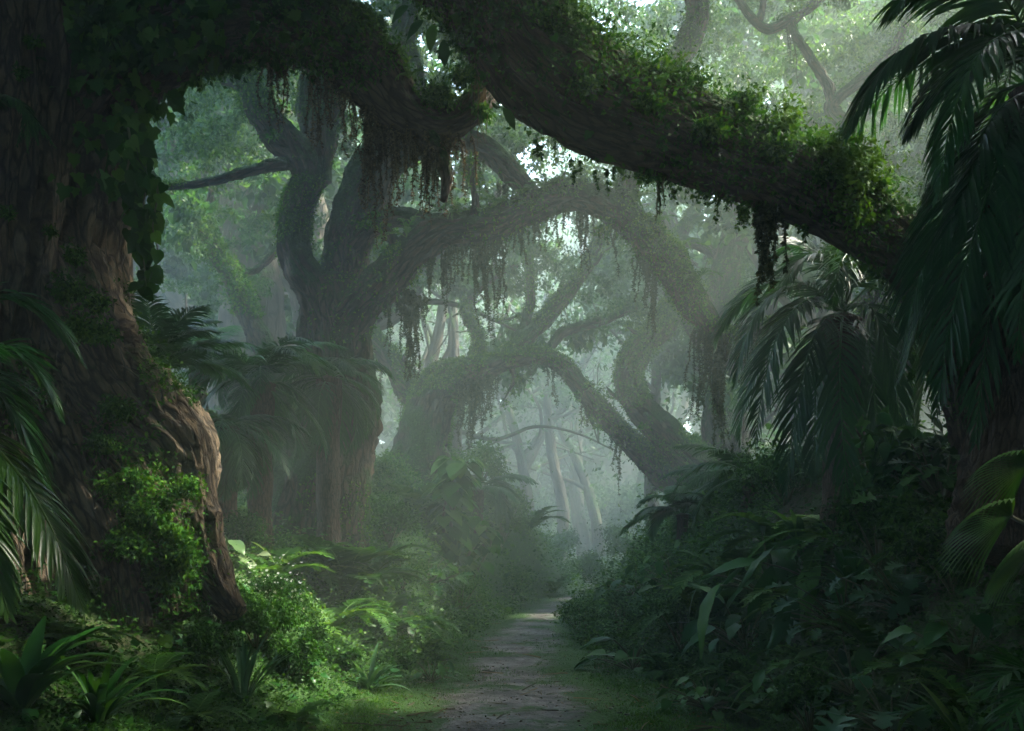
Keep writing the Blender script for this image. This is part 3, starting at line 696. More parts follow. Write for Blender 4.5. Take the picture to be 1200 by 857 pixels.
def twigs(tubes, root_, n, L, mat, lg, t0=.15, t1=.95):
    for t_ in tubes:
        for k in range(n):
            i_ = int(t_.rings * rng.uniform(t0, t1)) - 1; r_ = t_.r[i_]
            d = unit(t_.D[i_, rng.integers(0, t_.seg)] + t_.T[i_] * rng.uniform(-.4, .8) + [0, -.1, .55]); p = t_.C[i_]; c = [p]
            ln = L * rng.uniform(.4, 1.2)
            for q in range(4): c.append(c[-1] + d * ln / 4); d = unit(d + rng.normal(size=3) * .38 + [0, 0, .12])
            w_ = Tube(c, np.array([.42, .3, .22, .14, .05]) * r_, seg=12, rings=22, flute=.1, lump=.22, seed=k); obj('branch', w_.geo(), mat, t_.ob)
            for q in (2, 3, 4): clump(lg, c[q] + rng.normal(size=3) * .1, .16 + .12 * rng.random(), 60, .075, LEAF, .7, .1)
            Pp, D, pn = w_.sample(60, .6, -.3); leafcover(lg, Pp, D, .05, .03)
lg = Geo(); twigs((Arch, Bl, Br, Bd), tb_, 5, 1.1, M['bark_mid'], lg); twigs((Up1,), tb_, 3, .7, M['bark_mid'], lg); obj('leaves', lg, M['moss'], tb_, world=True)

# ------------------------------------------------------------------ hazy arch tree on the left mound (further back)
YC = 24.0
tc_ = hero('arch_tree', 'hazy mossy tree on the left mound, its thin limb sloping down over the path', at(500, 560, YC))
Cm = L_([(485,600,60,0),(492,540,46,0),(500,495,38,0),(515,455,34,0),(545,438,22,0)], YC, 31, rings=60)
C1 = L_([(505,462,26,0),(535,440,22,0),(568,432,18,0),(602,420,14,0),(635,417,13,.1),(662,432,13,.2),(690,466,15,.4),(718,498,16,.6),(748,527,18,.8),(780,556,22,1.0),(822,580,26,1.2)], YC, 32, rings=130)
C2 = L_([(495,480,22,0),(470,440,18,.2),(450,412,15,.3),(432,388,13,.5),(415,350,9,.7)], YC, 33)
C3 = L_([(585,425,15,.1),(612,400,13,.2),(640,372,13,.3),(662,345,12,.4),(690,310,9,.6),(700,270,6,.8)], YC, 34)
C4 = L_([(598,410,9,.2),(615,380,8,.3),(622,345,7,.3),(618,300,5,.4)], YC, 35, seg=16)
C5 = L_([(560,428,12,.2),(560,395,10,.4),(545,360,8,.6),(572,330,6,.8),(606,310,4,.9)], YC, 36, seg=16)
C6 = L_([(640,415,8,.3),(660,390,8,.6),(700,378,7,.9),(745,360,5,1.2)], YC, 37, seg=16)
obj('trunk', Cm.geo(), M['bark_mid'], tc_, world=True)
for t_ in (C1, C2, C3, C4, C5, C6): t_.ob = obj('limb', t_.geo(), M['bark_mid'], tc_, world=True)
lg = Geo(); twigs((C1, C2, C3), tc_, 4, 1.3, M['bark_mid'], lg); obj('leaves', lg, M['moss'], tc_, world=True)
obj('moss', mossy((Cm, C1, C2, C3, C4, C5), 5500, .06, .03, 7, 1.0, -.1), M['moss'], tc_, world=True)
crown = Geo()
pts = [at(a, b, YC + dy) for a, b, dy in ((650,300,.8),(690,280,1),(620,300,.6),(720,340,1.5),(580,320,1),(540,330,.8),(750,350,1.5),(670,330,2),(600,270,1),(420,330,1),(640,255,1.4),(520,300,1.4))]
cluster_crown(crown, pts, 1.0, 900, .10, sub=10)
obj('crown', crown, M['canopy_far'], tc_, world=True)

# ------------------------------------------------------------------ the S-limbed tree at the right of the path end
YD = 25.5
td_ = hero('crooked_tree', 'hazy tree right of the path end with an S shaped limb beside its trunk', at(845, 600, YD))
Dm = L_([(835,680,70,0),(840,610,50,0),(846,560,38,0),(850,500,31,0),(848,440,29,0),(842,385,27,0),(850,320,22,0),(870,240,18,0),(880,150,14,0)], YD, 41, rings=90)
D1 = L_([(835,565,30,-.9),(803,535,25,-1.2),(775,504,23,-1.2),(748,472,21,-1.2),(737,440,20,-1.2),(750,408,20,-1.2),(776,382,19,-1.2),(790,350,16,-1),(790,300,10,-.3),(775,250,7,0)], YD, 42, rings=110)
D2 = L_([(842,420,14,0),(815,390,12,.2),(790,330,10,.5),(800,270,9,.8),(840,215,6,1)], YD, 43)
D3 = L_([(850,480,12,.3),(880,420,11,.6),(905,350,9,.8),(900,290,7,1)], YD, 44)
D4 = L_([(792,280,8,.2),(830,292,9,.2),(862,330,10,0)], YD, 45, seg=16)
Dm.ob = obj('trunk', Dm.geo(), M['bark_mid'], td_, world=True)
for t_ in (D1, D2, D3, D4): t_.ob = obj('limb', t_.geo(), M['bark_mid'], td_, world=True)
g = mossy((D1, D2), 6000, .06, .03, 9, 1.0, -.1); g.merge(mossy((Dm,), 2200, .07, .05, 10, .3, .05))
lg = Geo(); twigs((D1, D2, Dm), td_, 4, 1.4, M['bark_mid'], lg, .2); obj('leaves', lg, M['moss'], td_, world=True)
for k in range(14): clump(g, at(803 + rng.normal() * 9, 515 + rng.normal() * 8, YD - .8), .25, 130, .07, LEAF, .8, .2)
obj('moss', g, M['moss'], td_, world=True)
crown = Geo()
pts = [at(a, b, YD + dy) for a, b, dy in ((800,240,1),(850,220,1),(780,300,1.5),(900,280,1.2),(860,130,.5),(830,180,1),(910,200,1.5),(740,300,1.8),(770,200,1),(870,330,1.5),(930,330,2),(720,230,1.2))]
cluster_crown(crown, pts, 1.05, 900, .10, sub=10)
obj('crown', crown, M['canopy_far'], td_, world=True)

# ------------------------------------------------------------------ forked tree behind the big limb, upper right
YF = 17.5
tf_ = hero('forked_tree', 'tree behind the huge limb at upper right with dark forked branches against bright leaves', at(1040, 640, YF))
Fm = L_([(1050,700,50,0),(1042,560,40,0),(1038,420,36,0),(1035,320,35,0),(1030,240,34,0),(1020,185,28,0)], YF, 51)
F1 = L_([(1025,200,18,0),(1000,160,13,-.2),(975,128,11,-.3),(985,112,8,-.4),(1012,92,9,-.5),(1040,68,8,-.5),(1060,30,6,-.6),(1075,-20,4,-.7)], YF, 52)
F2 = L_([(976,128,10,-.3),(970,100,8,-.4),(952,72,7,-.5),(935,45,6,-.6),(925,25,6,-.6)], YF, 53)
F3 = L_([(968,-8,7,-.6),(945,12,7,-.6),(922,26,8,-.6),(900,34,7,-.6),(882,22,6,-.6),(866,0,6,-.6),(850,-40,5,-.6)], YF, 54)
F4 = L_([(1035,250,22,0),(985,180,20,.5),(965,150,16,.7),(945,140,12,.9),(925,170,6,1)], YF, 55)
F5 = L_([(890,28,6,-.6),(895,0,5,-.6),(900,-40,4,-.6)], YF, 56, seg=14)
obj('trunk', Fm.geo(), M['bark_mid'], tf_, world=True)
for t_ in (F1, F2, F3, F4, F5): obj('limb', t_.geo(), M['bark_mid'], tf_, world=True)
obj('moss', mossy((F1, F3, F4, Fm), 4500, .06, .06, 12), M['moss'], tf_, world=True)
crown = Geo()
pts = [at(a, b, YF + dy + .9) for a, b, dy in ((905,20,1),(950,60,1.2),(1000,30,.8),(1040,90,1),(900,110,1.5),(950,140,2),(870,150,1.6),(1000,150,2),(1060,30,.6),(1090,80,1),(1090,180,1.4),(1060,220,1.6),(940,-30,.6),(1020,-40,.6),(840,60,1.4),(700,40,4),(740,15,4),(680,90,5),(780,50,4),(640,30,4),(840,-10,3),(720,-30,4),(760,100,5),(660,-10,5),(820,110,4),(860,60,5),(920,90,4),(980,60,4),(1060,130,4),(880,160,4),(760,-20,6),(700,120,6),(1000,-20,4),(1140,60,3),(1120,120,1.2),(1100,-20,1),(880,-50,1))]
cluster_crown(crown, pts, .95, 1000, .085, sub=10)
obj('crown', crown, M['canopy'], tf_, world=True)
# slim leaning tree left of the twin trunks
YE = 21.0
te_ = hero('slim_tree', 'slim hazy tree leaning left between the giant trunk and the twin trunk tree', at(330, 480, YE))
E1 = L_([(345,560,26,0),(318,430,20,0),(292,372,16,0),(272,325,14,0),(250,292,11,0),(236,262,9,0),(231,225,6,0),(236,190,4,0)], YE, 71)
E2 = L_([(234,255,6,0),(247,230,6,-.1),(240,200,5,-.2),(262,160,3,-.2)], YE, 72, seg=14)
E3 = L_([(262,305,7,0),(290,320,6,.3),(318,300,5,.4),(332,270,3,.5)], YE, 73, seg=14)
E4 = L_([(236,245,5,0),(215,232,4,0),(200,226,3,0)], YE, 74, seg=12)
obj('trunk', E1.geo(), M['bark_mid'], te_, world=True)
for t_ in (E2, E3, E4): obj('limb', t_.geo(), M['bark_mid'], te_, world=True)
obj('moss', mossy((E1,), 5000, .07, .07, 15), M['moss'], te_, world=True)
crown = Geo()
pts = [at(a, b, YE + dy) for a, b, dy in ((210,200,1),(250,170,1),(300,260,1.5),(330,250,2),(220,280,1.6),(200,330,2),(280,230,2.2),(260,130,1),(190,120,1.5),(320,320,1.8))]
cluster_crown(crown, pts, .9, 900, .09, sub=10)
obj('crown', crown, M['canopy_far'], te_, world=True)

# ------------------------------------------------------------------ background trees
def bg_tree(seed, H, nl=800, ls=1.0, gaps=None, thick=1.0):
    global rng
    keep = rng; rng = np.random.default_rng(seed)
    tg, cg = Geo(), Geo(); tips = []
    n = 7; p = np.zeros(3); pts = [p - [0, 0, 1.0]]; d = np.array([0, 0, 1.0])
    for k in range(n):
        pts.append(p.copy()); d = unit(d + rng.normal(size=3) * .16 * [1, 1, 0] + [0, 0, .06]); p = p + d * H / n
    r0 = H * .032 * thick
    T0 = Tube(pts, [r0 * 1.9] + list(np.linspace(r0 * 1.35, r0 * .3, n)), seg=24, rings=50, flute=.13, lump=.15, seed=seed)
    tg.merge(T0.geo()); S = T0.C
    for k in range(9):
        f = rng.uniform(.28, .97); s0 = S[int(f * 49)]; az = k * 2.4 + rng.normal() * .5; L = H * (.42 - .22 * f) * rng.uniform(.8, 1.3)
        c = [s0]; q = s0.copy(); el = rng.uniform(.0, .7); a = az
        for j in range(5):
            a += rng.normal() * .35; el += rng.normal() * .3 + .05
            q = q + np.array([math.cos(a) * math.cos(el), math.sin(a) * math.cos(el), math.sin(el)]) * L / 5; c.append(q.copy())
        rr = r0 * (.62 - .4 * f)
        t = Tube(c, np.linspace(rr, rr * .25, 6), seg=12, rings=30, flute=.06, lump=.15, seed=seed + k); tg.merge(t.geo())
        tips += [t.C[-1], t.C[20] + rng.normal(size=3) * .4]
        for j in range(3):
            s1 = t.C[rng.integers(10, 28)]; e = s1 + unit(rng.normal(size=3) + [0, 0, .5]) * L * rng.uniform(.25, .5)
            tg.merge(Tube([s1, (s1 + e) / 2 + rng.normal(size=3) * .15, e], [rr * .35, rr * .22, rr * .08], seg=7, rings=10, flute=0, lump=.1).geo()); tips.append(e)
    cluster_crown(cg, tips, H * .085, nl, .0125 * H * ls, sub=6, gaps=gaps)
    rng = keep
    return tg.mesh('trunk'), cg.mesh('crown')
protos = [bg_tree(100 + k, 16.0) for k in range(6)] + [bg_tree(120 + k, 16.0, 40, .9, None, .4) for k in range(4)] + [bg_tree(140 + k, 16.0, 700, 1.3) for k in range(2)]
def place_tree(k, x, y, rz, s, label, group=None):
    t = thing('forest_tree', label, 'tree', (x, y, float(ground(np.array(x), np.array(y)))), rz, group, s)
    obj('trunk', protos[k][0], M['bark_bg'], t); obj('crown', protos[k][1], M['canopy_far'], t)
BG = [  # px of the trunk foot, distance, prototype, turn, scale, label
 (703, 60, 6, .3, 1.25, 'pale misty trunk straight beyond the end of the path'),
 (655, 57, 7, 1.2, 1.3, 'faint misty tree left of the path end, crown lost in haze'),
 (735, 66, 8, 2.0, 1.4, 'faint tree in the mist between the path end and the S limbed tree'),
 (622, 50, 9, .9, 1.1, 'thin misty tree seen through the opening under the hazy arch'),
 (590, 60, 6, 4.0, 1.5, 'farthest faint tree behind the hazy arch, nearly lost in mist'),
 (770, 38, 7, 5.1, 1.0, 'misty tree close behind the crook of the S shaped limb'),
 (455, 38, 8, 2.2, 1.1, 'misty tree in the gap right of the twin trunk tree'),
 (428, 56, 6, 4.4, 1.4, 'faint far tree just right of the twin trunk tree'),
 (545, 36, 9, 5.5, 1.1, 'hazy tree rising behind the arch tree on the mound'),
 (290, 36, 4, 1.0, 1.1, 'hazy tree behind the slim leaning tree'),
 (215, 44, 3, 2.6, 1.2, 'misty tree between the giant trunk and the slim leaning tree'),
 (150, 31, 5, .2, 1.15, 'hazy tree half hidden behind the giant trunk'),
 (345, 54, 2, 3.3, 1.35, 'far tree with its crown above the twin trunks'),
 (880, 36, 6, 1.9, 1.1, 'misty tree behind the thick trunk right of the S limb'),
 (930, 48, 3, 3.8, 1.35, 'far tree behind the low palm on the right bank'),
 (980, 33, 1, 5.9, 1.15, 'sunlit hazy tree behind the bend of the huge limb'),
 (1080, 38, 4, 2.5, 1.25, 'sunlit tree in the bright gap between the huge limb and the right palm'),
 (1150, 29, 2, .7, 1.15, 'leafy tree behind the drooping palm on the right'),
 (820, 62, 7, 3.0, 1.6, 'very far pale tree over the S limbed tree'),
 (500, 66, 8, 1.6, 1.6, 'very far pale tree above the arch tree'),
 (255, 27, 3, 1.1, 1.1, 'leafy tree close behind the crown of the slim leaning tree'),
 (390, 31, 5, 2.7, 1.0, 'leafy tree right behind the fork of the twin trunks'),
 (90, 50, 0, 2.9, 1.3, 'tree behind the left side of the giant trunk'),
 (1030, 60, 1, 4.9, 1.5, 'far pale tree behind the forked tree'),
 (685, 66, 9, 5.3, 1.7, 'farthest pale tree at the centre of the misty opening'),
 (645, 72, 6, 1.1, 1.7, 'last faint tree closing the mist behind the path'),
 (760, 70, 8, 2.3, 1.7, 'last faint tree in the mist right of the path axis'),
]
for k in range(17): BG.append((600 + (k - 8) * 88 + 20 * math.sin(k * 5), 92 + 8 * math.sin(k * 2.7), 10 + k % 2, k * 1.3, 1.55 + .2 * math.sin(k * 1.9), None))
for k in (0, 1, 2, 3, 4, 12): BG.append((600 + (k - 6) * 105 + 30 * math.sin(k * 3.1), 62 + 6 * math.sin(k * 2.1), k % 6, k * 1.9, 1.95 + .15 * math.sin(k * 2.3), None))
for k in range(5): BG.append((505 + 68 * k, 84 + 3 * math.sin(k * 4), k, k * 2.1, 2.05, None))
for px, Y, k, rz, s, lb in BG: place_tree(k, (px - 600) / FPX * Y, Y, rz, s * (1.3 if lb and k < 6 else 1.0), lb or 'pale far tree in the wall of forest that closes the mist', None if lb else 'far wall of misty trees')
for k, (x, y, H) in enumerate(((-9, -8, 15), (-2, -12, 16), (5, -10, 15), (10, -3, 15), (12.5, 5, 15), (13, 12, 14), (-13, 0, 16), (-14, 9, 16), (11, 1, 11), (10, 9, 10), (-10, -3, 11), (1, -9, 10), (8, -8, 10), (-12, 14, 12), (-16, 5, 12), (15, -2, 12), (15, 9, 11), (4, -13, 12), (-6, -12, 12), (-16, -5, 13), (16, 3, 13))):  # unseen trees added to keep back and side light off the foreground
    z = float(ground(np.array(x), np.array(y))); t = thing('forest_tree', 'unseen forest tree added to shade the near end of the path', 'tree', (x, y, z), 0, 'unseen trees added for shade round the path')
    a, b = bg_tree(300 + k, H, 1500, 1.6, lambda q: in_gap(q + np.array([x, y, z])))
    obj('trunk', a, M['bark_bg'], t); obj('crown', b, M['canopy'], t)
# ------------------------------------------------------------------ hanging moss and roots
DENS = .4
def hang(list_, label, group, mat, w, leafy=0, lsize=.03, name='hanging_moss', cat='hanging moss'):
    for px, py, Y, ln, n, sp in list_:
        g = strands(Geo(), at(px, py, Y), ln * mpp(Y) * 1.4, max(4, int(n * DENS)), sp * mpp(Y), w, leafy, lsize)
        o = obj(name, shift(g, at(px, py, Y)), mat); o.location = at(px, py, Y); tag(o, label, cat, group)
hang([(325,70,9.2,60,30,9),(318,78,9.1,75,16,5),(382,78,9.2,75,45,12),(398,92,9.2,70,40,12),(413,105,9.2,60,34,9)], 'brown moss strands hanging under the ivy grown lower left limb', 'moss strands under the lower left limb', M['strand'], .006, 6, .025)
hang([(436,125,9.15,120,70,6),(452,150,9.15,80,60,9),(467,155,9.15,75,45,10)], 'thick brown curtain of moss strands at the bend of the lower left limb', 'moss curtain at the limb bend', M['strand'], .007, 5, .028)
hang([(480,140,9.2,40,90,12),(495,152,9.2,45,80,12),(515,160,9.2,75,90,12),(508,175,9.2,60,60,8)], 'tan fibres hanging from the saddle end of the lower left limb', 'tan fibres at the end of the lower left limb', M['strand'], .007, 6, .028)
hang([(563,88,9.2,70,60,4)], 'single tan beard of fibre hanging against the dark side of the huge limb', None, M['strand'], .006)
hang([(895,235,8.5,75,30,4),(902,240,8.5,85,40,5)], 'dark thick hanging root under the middle of the huge limb', 'hanging roots under the huge limb', M['strand_green'], .013, 12, .04, 'hanging_root', 'root')
hang([(775,205,8.5,45,5,2)], 'short thin dark root dangling under the huge limb above the arch', None, M['strand_green'], .012, 4, .03, 'hanging_root', 'root')
hang([(640,165,8.5,14,14,16),(685,188,8.5,18,14,18),(720,196,8.5,22,14,18),(755,204,8.5,18,12,18),(800,212,8.5,26,14,18),(845,225,8.5,34,14,14),(870,240,8.5,52,12,8),(930,262,8.5,18,10,12)], 'green leafy fringe hanging along the underside of the huge limb', 'leafy fringe under the huge limb', M['ivy'], .004, 14, .03)
arch_u = [(470,350,15.5,62,50,14),(488,345,15.5,80,40,8),(478,340,15.5,75,30,6),(528,280,15.6,68,40,5),(545,285,15.7,35,30,8),(565,282,15.7,90,60,4),(583,275,15.8,80,26,3),(600,265,15.9,40,26,12),(640,250,16,34,24,12),(683,248,16.2,60,20,3),(722,262,16.3,55,12,2),(755,300,16.3,55,40,6),(768,312,16.3,70,30,5),(505,300,15.6,40,30,12),(620,255,16,30,26,14),(660,246,16,36,26,12),(700,250,16.2,40,24,12)]
hang(arch_u, 'dark green moss strands hanging from the long arch limb of the twin trunk tree', 'moss strands on the arch limb', M['strand_green'], .008, 9, .035)
hang([(825,385,16.3,90,40,6),(838,390,16.3,110,70,6),(860,392,16.4,60,40,10),(890,385,16.5,45,40,12)], 'moss strands hanging where the arch limb ends beside the right palm', 'moss strands at the arch limb end', M['strand_green'], .009, 8, .04)
hang([(555,190,15.9,50,30,8),(525,180,16,45,30,8),(590,215,16,60,26,6),(605,230,16,70,26,5)], 'moss strands hanging from the small upper limb between the two big limbs', 'moss strands on the small upper limb', M['strand_green'], .008, 8, .035)
hang([(545,445,23.6,45,60,9),(560,446,23.6,55,60,7),(552,450,23.6,75,30,3),(578,440,23.6,40,40,8),(530,450,23.6,35,40,8)], 'hazy moss curtain hanging from the arch tree just right of its trunk', 'moss curtain on the hazy arch tree', M['strand_green'], .014, 8, .06)
hang([(620,425,24,26,8,3),(638,424,24,28,10,3),(655,432,24,34,10,3),(662,434,24,22,8,3),(685,462,24.3,42,12,2),(722,505,24.6,28,14,5),(726,508,24.6,52,14,2.5)], 'thin moss strands dangling from the hazy limb that slopes down over the path', 'moss strands on the sloping hazy limb', M['strand_green'], .013, 6, .06)
hang([(922,30,16.9,60,10,2),(930,40,16.9,50,8,2),(1052,195,17.3,70,8,1.5)], 'thin dark vine dangling from the forked tree at upper right', 'vines on the forked tree', M['strand_green'], .012, 2, .04, 'hanging_vine', 'vine')
hang([(440,395,24.5,60,26,4),(470,440,24.2,50,30,5),(430,330,23,50,20,4)], 'hazy moss strands in the gap right of the twin trunk tree', 'moss strands in the left gap', M['strand_green'], .014, 6, .06)
t = thing('leaf_spray', 'small dark spray of pointed leaves hanging off the huge limb at the top', 'leaves', at(505, 20, 8.4)); g = Geo()
for px, py, ax, ay in ((495,25,-20,12),(508,30,-6,22),(520,48,0,14),(478,8,-18,8),(590,128,8,8)):
    inst(g, *OVATE, [at(px, py, 8.3)], np.array([[ax, 4.0, -ay]]), np.array([[0, -1, .4]]), np.array([.2]))
obj('foliage', g, M['broad'], t, world=True)

# ------------------------------------------------------------------ palms
def fr(px_list, leaf, mat, root_, nl=70, width=.03, droop=.8, stem_r=.016, **k):
    c = np.array([at(*p) for p in px_list]); return obj('frond', frond(c, leaf, nl=nl, width=width, droop=droop, stem_r=stem_r, **k), mat, root_, world=True)
# right palm, close
yp = 7.0; b = at(1195, 560, yp)
pr = thing('palm', 'tall palm at the right edge with long fronds drooping to the bank', 'palm', b)
g = Tube([at(1185,640,yp), at(1190,540,yp), at(1200,400,yp+.05), at(1212,260,yp+.1), at(1222,110,yp+.1)], [.40,.30,.24,.20,.2], seg=40, rings=80, flute=.13, lump=.12, freq=3.2, seed=81, lcomp=.1).geo()
g.merge(strands(Geo(), at(1172, 330, yp - .2), 1.15, 90, .10, .012, 0)); g.merge(strands(Geo(), at(1180, 240, yp - .15), 1.5, 80, .08, .012, 0))
obj('trunk', g, M['palm_bark'], pr, world=True)
fr([(1222,90,7.1),(1170,45,6.9),(1110,38,6.8),(1055,62,6.7),(1015,110,6.7),(992,160,6.7)], .55, M['palm'], pr, 85, .034, .95)
fr([(1222,80,7.1),(1185,10,7),(1140,-30,6.9),(1085,-25,6.8),(1045,15,6.8)], .6, M['palm'], pr, 80, .034, .9)
fr([(1225,95,7.2),(1185,55,7.4),(1130,70,7.6),(1085,115,7.7),(1060,160,7.8)], .5, M['palm'], pr, 75, .03, .9)
fr([(1222,100,7.0),(1170,130,6.7),(1125,210,6.6),(1085,300,6.6),(1060,390,6.6)], .62, M['palm'], pr, 90, .034, .8)
fr([(1222,100,7.0),(1185,150,6.5),(1150,250,6.3),(1115,370,6.25),(1098,480,6.3)], .6, M['palm'], pr, 90, .034, .8)
fr([(1222,100,7.1),(1160,170,7.2),(1115,270,7.2),(1078,370,7.2),(1056,440,7.2)], .6, M['palm'], pr, 80, .032, .8)
fr([(1222,100,7.0),(1195,200,6.5),(1165,330,6.3),(1150,450,6.3),(1143,520,6.3)], .5, M['palm'], pr, 80, .03, .8)
fr([(1222,100,7.2),(1150,200,7.5),(1105,330,7.6),(1085,430,7.6),(1075,500,7.6)], .55, M['palm'], pr, 80, .032, .8)
fr([(1222,100,6.9),(1215,200,6.2),(1200,320,6.0),(1192,420,6.0)], .45, M['palm'], pr, 70, .03, .8)
fr([(1222,90,7.1),(1200,40,6.4),(1150,60,6.1),(1115,140,6.0),(1100,230,6.0)], .5, M['palm'], pr, 80, .03, .9)
fr([(1222,95,7.1),(1170,110,7.3),(1110,190,7.4),(1080,260,7.45),(1050,330,7.5)], .5, M['palm'], pr, 80, .03, .85)
for az in (0.1, .7, 1.3, -.6, -1.2, 2.0):
    fr_ = arc(at(1222, 95, 7.1), az, .8, 2.6, 2.0, 7); obj('frond', frond(fr_, .5, nl=60, width=.03, droop=.8), M['palm'], pr, world=True)
# second palm, lower, behind
y2 = 10.6; b = at(992, 540, y2); b[2] = float(ground(b[0], b[1]))
p2 = thing('palm', 'low bushy palm standing under the right end of the huge limb', 'palm', b)
obj('trunk', Tube([b - [0, 0, .4], at(990, 480, y2), at(988, 375, y2)], [.24, .2, .2], seg=24, rings=40, flute=.14, lump=.1, lcomp=.1).geo(), M['palm_bark'], p2, world=True)
c0 = (988, 365, y2)
for pl in ([c0,(945,335,10.3),(900,350,10.2),(872,400,10.1),(862,450,10.1)], [c0,(950,350,10),(915,385,9.7),(895,450,9.6),(885,520,9.6)], [c0,(985,320,10.5),(970,300,10.3),(940,305,10.2),(915,335,10.1)],
           [c0,(985,400,10),(985,470,9.8),(990,540,9.7),(992,600,9.7)], [c0,(960,380,10.1),(938,450,9.9),(925,530,9.9),(920,580,9.9)], [c0,(1010,320,10.4),(1040,330,10.1),(1062,380,10),(1070,440,10)],
           [c0,(1020,360,10.1),(1045,420,9.9),(1055,500,9.8)], [c0,(930,330,10.9),(885,340,11.1),(850,375,11.2),(838,410,11.2)], [c0,(965,310,10.8),(930,290,10.9),(900,310,11)],
           [c0,(1000,310,10.2),(1000,290,9.8),(985,310,9.4),(975,360,9.2)], [c0,(940,360,10.4),(900,400,10.3),(872,470,10.3),(868,520,10.3)], [c0,(1015,390,10.3),(1025,470,10.2),(1030,560,10.1)],
           [c0,(960,400,10.4),(955,480,10.3),(955,560,10.2)], [c0,(1040,320,10.8),(1075,350,10.9),(1095,410,11)]):
    fr(pl, .5, M['palm'], p2, 66, .03, .75)
# fronds of a low palm that stands left of the picture, in front of the giant tree
y3 = 6.3; b = at(-75, 700, y3); b[2] = float(ground(b[0], b[1]))
p3 = thing('palm', 'palm at the left edge with fronds before the giant trunk, the lowest lit yellow green', 'palm', b)
obj('trunk', Tube([b - [0, 0, .4], at(-78, 600, y3), at(-80, 500, y3)], [.26, .22, .2], seg=20, rings=30, flute=.14, lump=.1, lcomp=.1).geo(), M['palm_bark'], p3, world=True)
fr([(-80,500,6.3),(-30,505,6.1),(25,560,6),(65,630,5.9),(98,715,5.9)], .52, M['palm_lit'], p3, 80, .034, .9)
fr([(-80,490,6.4),(-20,455,6.5),(20,490,6.5),(45,560,6.5),(60,620,6.5)], .42, M['palm'], p3, 70, .03, .8)
fr([(-80,480,6.4),(-40,370,6.6),(10,350,6.7),(60,375,6.8),(98,425,6.9)], .4, M['palm'], p3, 70, .028, .8)
fr([(-80,490,6.3),(-40,430,6.3),(0,410,6.3),(40,435,6.4),(72,490,6.5)], .4, M['palm'], p3, 70, .028, .8)
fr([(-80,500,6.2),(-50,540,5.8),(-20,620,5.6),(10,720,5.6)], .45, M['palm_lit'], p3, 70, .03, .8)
for az in (1.6, 2.4, 3.1, 3.9, 4.6, 5.4): obj('frond', frond(arc(at(-80, 495, y3), az, .9, 1.6, 2.0, 7), .4, nl=50, width=.03, droop=.8), M['palm'], p3, world=True)
t = thing('hanging_fern', 'dark grassy fern growing on the giant trunk at the left edge', 'fern', at(-15, 120, 7.9))
for e in ((45,178),(58,170),(32,185),(66,182),(20,178)): fr([(-20,125,7.9),(5,112,7.6),(30,128,7.5),(e[0],e[1]-8,7.5)], .16, M['palm'], t, 40, .02, .9, .006)
# mid palms
def ground_palm(px, py, Y, H, s, label, seed, mat=M['palm'], **k):
    global rng
    x = (px - 600) / FPX * Y; z = float(ground(np.array(x), np.array(Y))); top = at(px, py, Y)[2]
    t = thing('palm', label, 'palm', (x, Y, z)); keep = rng; rng = np.random.default_rng(seed)
    palm(t, max(.3, top - z), s, mat, **k); rng = keep
ground_palm(185, 440, 10.7, 1, 1.05, 'palm with upright fronds just right of the giant trunk, above the pale roots', 1, nfr=20, trunk_r=.1, elev=(.3, 1.4), sag=(.9, 1.7), nl=64, width=.02, leaf=.3)
ground_palm(305, 450, 13.2, 1, 1.25, 'hazy palm with drooping fronds in front of the twin trunk tree, left side', 2, nfr=30, trunk_r=.15, elev=(-.9, 1.1), width=.019, leaf=.3)
ground_palm(385, 445, 14.3, 1, 1.1, 'palm whose fronds overlap the base of the twin trunk tree', 3, nfr=30, trunk_r=.15, elev=(-1.0, .9), width=.019, leaf=.32)
ground_palm(265, 500, 12.3, 1, 1.0, 'dark low palm between the pale roots and the twin trunk tree', 4, nfr=24, trunk_r=.14, elev=(-1.0, .8), width=.02, leaf=.32)
ground_palm(560, 575, 23.0, 1, 1.4, 'hazy palm on the left mound above the path end', 5, nfr=18, trunk_r=.12, elev=(-.3, 1.0), width=.034, leaf=.3)
ground_palm(232, 430, 16.5, 1, 1.5, 'hazy palm behind the upright palm beside the giant trunk', 6, nfr=16, trunk_r=.13, width=.02, leaf=.3)
ground_palm(800, 615, 15.5, 1, 1.0, 'arching palm at the crest of the right bank, one stiff lit spike rising', 7, nfr=15, trunk_r=.08, elev=(.2, 1.2), width=.035, leaf=.3)
ground_palm(880, 575, 13.5, 1, 1.2, 'hazy feathery palm on the right bank crest beneath the low bushy palm', 8, nfr=16, trunk_r=.1, elev=(-.1, 1.0), width=.02, leaf=.28)
ground_palm(850, 600, 17, 1, 1.2, 'small hazy palm before the foot of the S limbed tree', 9, nfr=13, trunk_r=.1, elev=(-.1, 1.0), width=.02, leaf=.28)

